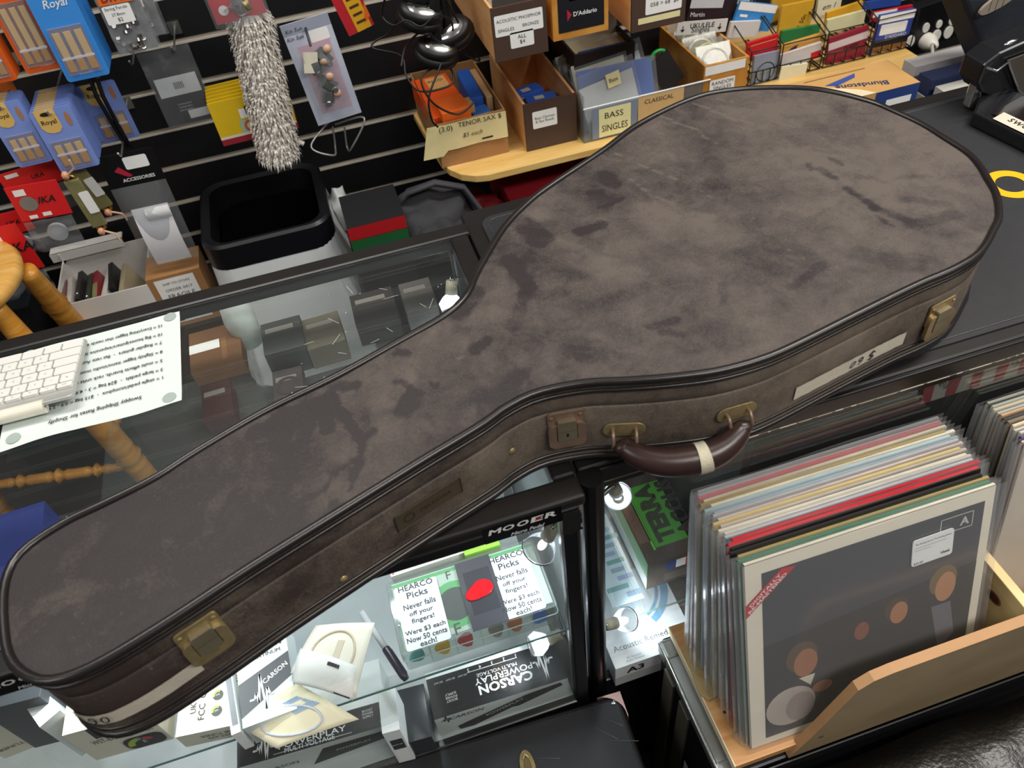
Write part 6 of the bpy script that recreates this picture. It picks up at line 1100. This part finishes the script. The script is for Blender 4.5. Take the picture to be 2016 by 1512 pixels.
# letter trays with papers
R = random.Random(12); p0 = onz(1812, 175, .72)
lt = thing('letter_tray', 'grey letter tray of papers right of the shoe box', 'tray', flat((1.23, 1.12, .68))); Ml = WM[lt.name]; b = MB(); gm = mat('B4B0A6', .5)
b.box(gm, 0, .26, 0, .003, 0, .045, Ml); b.box(gm, 0, .003, 0, .3, 0, .045, Ml); b.box(gm, .257, .26, 0, .3, 0, .045, Ml); b.box(gm, 0, .26, 0, .3, 0, .003, Ml); b.build('tray', lt)
for k in range(5): b = MB(); b.box(mat(('C9C6BE', '2A3560', 'B9B5AE', '303A5E', 'C4BFC0')[k], .6), .01, .25, .015 + k * .055, .055 + k * .055, .004, .06 + .006 * k, Ml); tag(b.build('paper_stack', at=Ml @ V((.13, .04 + k * .055, .004))), ('white', 'navy', 'grey', 'dark blue', 'pinkish white')[k] + f' bundle of papers standing in the letter tray, {ORD[k]} from its front', 'papers', 'paper bundles in the letter tray')
# power board on the wall, plug and lead
PBd = thing('power_board', 'black wall power board with white outlets', 'power board', flat((1.6, 1.74, .7))); a = ony(1782, 100, 1.72); c = ony(1892, 62, 1.72); d = ony(1782, 40, 1.72); Mp = frame(a, c - a, ZA); wP, hP = (c - a).length, (d - a).length; b = MB(); b.box(mat('0F0F11', .35), -.02, wP + .03, -.01, hP + .02, -.03, 0, Mp); b.build('housing', PBd, .003)
ivp = Mp.inverted()
for x, y, r_ in ((1822, 54, .013), (1848, 47, .011), (1873, 41, .011), (1791, 81, .016), (1842, 70, .017), (1866, 63, .017)):
    q = ivp @ onp(x, y, a, Mp.to_3x3().col[2]); b = MB(); b.prism(mat('D9D6CE', .4), [(q.x + r_ * .8 * math.cos(k * .3927), q.y + r_ * math.sin(k * .3927)) for k in range(16)], Mp, 0, .004); b.build('outlet', PBd, .001)
q = onp(1822, 80, a, Mp.to_3x3().col[2]); n_ = Mp.to_3x3().col[2]; pl = thing('mains_plug', 'white mains plug in the black power board', 'plug', frame(q, XA, ZA)); b = MB(); Mq = Mp.copy(); Mq.translation = q; b.lathe(mat('DDD8CE', .4), [(.022, .001), (.022, .018), (.016, .03), (.009, .042), (0, .046)], Mq, 20); b.build('plug', pl)
b = MB(); b.tube(mat('C9C4B8', .4), smooth_loop([q + n_ * .04, ony(1835, 88, 1.64), ony(1835, 108, 1.58), ony(1820, 125, 1.50), ony(1800, 130, 1.45), ony(1785, 128, 1.42)], 40, False), .0042, 8); b.build('lead', pl)
# padded dark bag and the label printer stand at the right edge
b = MB(); y = 1.25; P_ = [ony(px, py, y) for px, py in ((1892, -10), (1925, 70), (1955, 145), (2030, 110), (2030, -10))]; b.prism(mat('1E222C', .75, var=.15, scale=30, bump=.3), [(p.x, p.z) for p in P_], frame((0, y, 0), XA, ZA), -.09, 0); dgb = thing('padded_bag', 'dark navy padded bag leaning at the top right corner', 'bag', flat((1.35, 1.3, .68))); b.build('body', dgb, .01, 3)
b = MB(); q = ony(1956, 6, y - .012); Mq = upright(q, 0); b.prism(mat('A89C8C', .4, .3), [(.030 * math.cos(k * .2618) * (1 + .4 * (math.cos(k * .2618) > 0)), .013 * math.sin(k * .2618) + .010 * math.cos(k * .2618)) for k in range(24)], Mq, 0, .006)
for k in range(3): b.box(mat('4A4238', .5), -.012 + k * .014, -.011 + k * .014, -.012, .014, .006, .0065, Mq)
b.build('buckle', dgb)
dv = thing('terminal_stand', 'black and silver terminal stand on the right counter, label swoppy', 'stand', flat((1.0, .9, ZT))); yv = .885; f = frame((0, yv, 0), XA, ZA); DK2 = mat('15161A', .3, spec=.6)
def pr(pts, m, t0, t1, nm, bev=.002):
    b = MB(); Q = [ony(x, y, yv) for x, y in pts]; b.prism(m, [(p.x, max(p.z, ZT + .0005)) for p in Q], f, t0, t1); return b.build(nm, dv, bev)
b0 = onz(1908, 247, ZT + .0005); b = MB(); B_ = [onz(x, y, ZT + .0008) for x, y in ((1908, 247), (2050, 318), (2085, 240), (1925, 200))]; b.hexa(DK2, [(p.x, p.y, ZT + .0008) for p in B_], [(p.x, p.y, ZT + (.022 if k < 2 else .03)) for k, p in enumerate(B_)]); u_ = (B_[1] - B_[0]).normalized(); Mb2 = frame(B_[0] + ZA * .0, u_, ZA); b.build('base', dv, .003)
b = MB(); Tb = frame(V((B_[0].x, B_[0].y, ZT + .0225)), u_, V((-u_.y, u_.x, .16))); b.rect(mat('1E1A1A', .15, spec=.8), Tb, .02, .012, .2, .07, .0008); b.rect(mat('D2C6B4', .6), Tb, .030, .003, .125, .024, .0014); b.text(INK, 'swoppy', Tb, .078, .0135, w=.062, h=.013, z=.0018, shear=.2); b.build('label_window', dv)
pr(((1920, 222), (1930, 222), (1948, 178), (1938, 172)), mat('C9C9C6', .2, .9), -.03, -.015, 'silver_leg'); pr(((1930, 168), (1943, 132), (1975, 108), (2060, 70), (2080, 260), (1990, 205), (1938, 186)), DK2, -.05, -.005, 'head', .004)
b = MB(); Q = [ony(x, y, yv) for x, y in ((1985, 120), (2060, 92), (2075, 230), (2005, 178))]; b.prism(mat('4A423C', .1, spec=.9), [(p.x, p.z) for p in Q], f, -.003, .0); b.tube(CHROME, [ony(x, y, yv - .004) for x, y in ((1942, 132), (1962, 140), (1985, 122), (1992, 140), (2006, 178), (2020, 190))], .0022, 6); b.build('screen', dv)
b = MB(); b.tube(CHROME, smooth_loop([ony(x, y, yv + .02) for x, y in ((1972, 112), (1980, 92), (1998, 84), (2012, 90), (2006, 104))], 24, False), .004, 8, sx=1.6); b.build('silver_arm', dv)
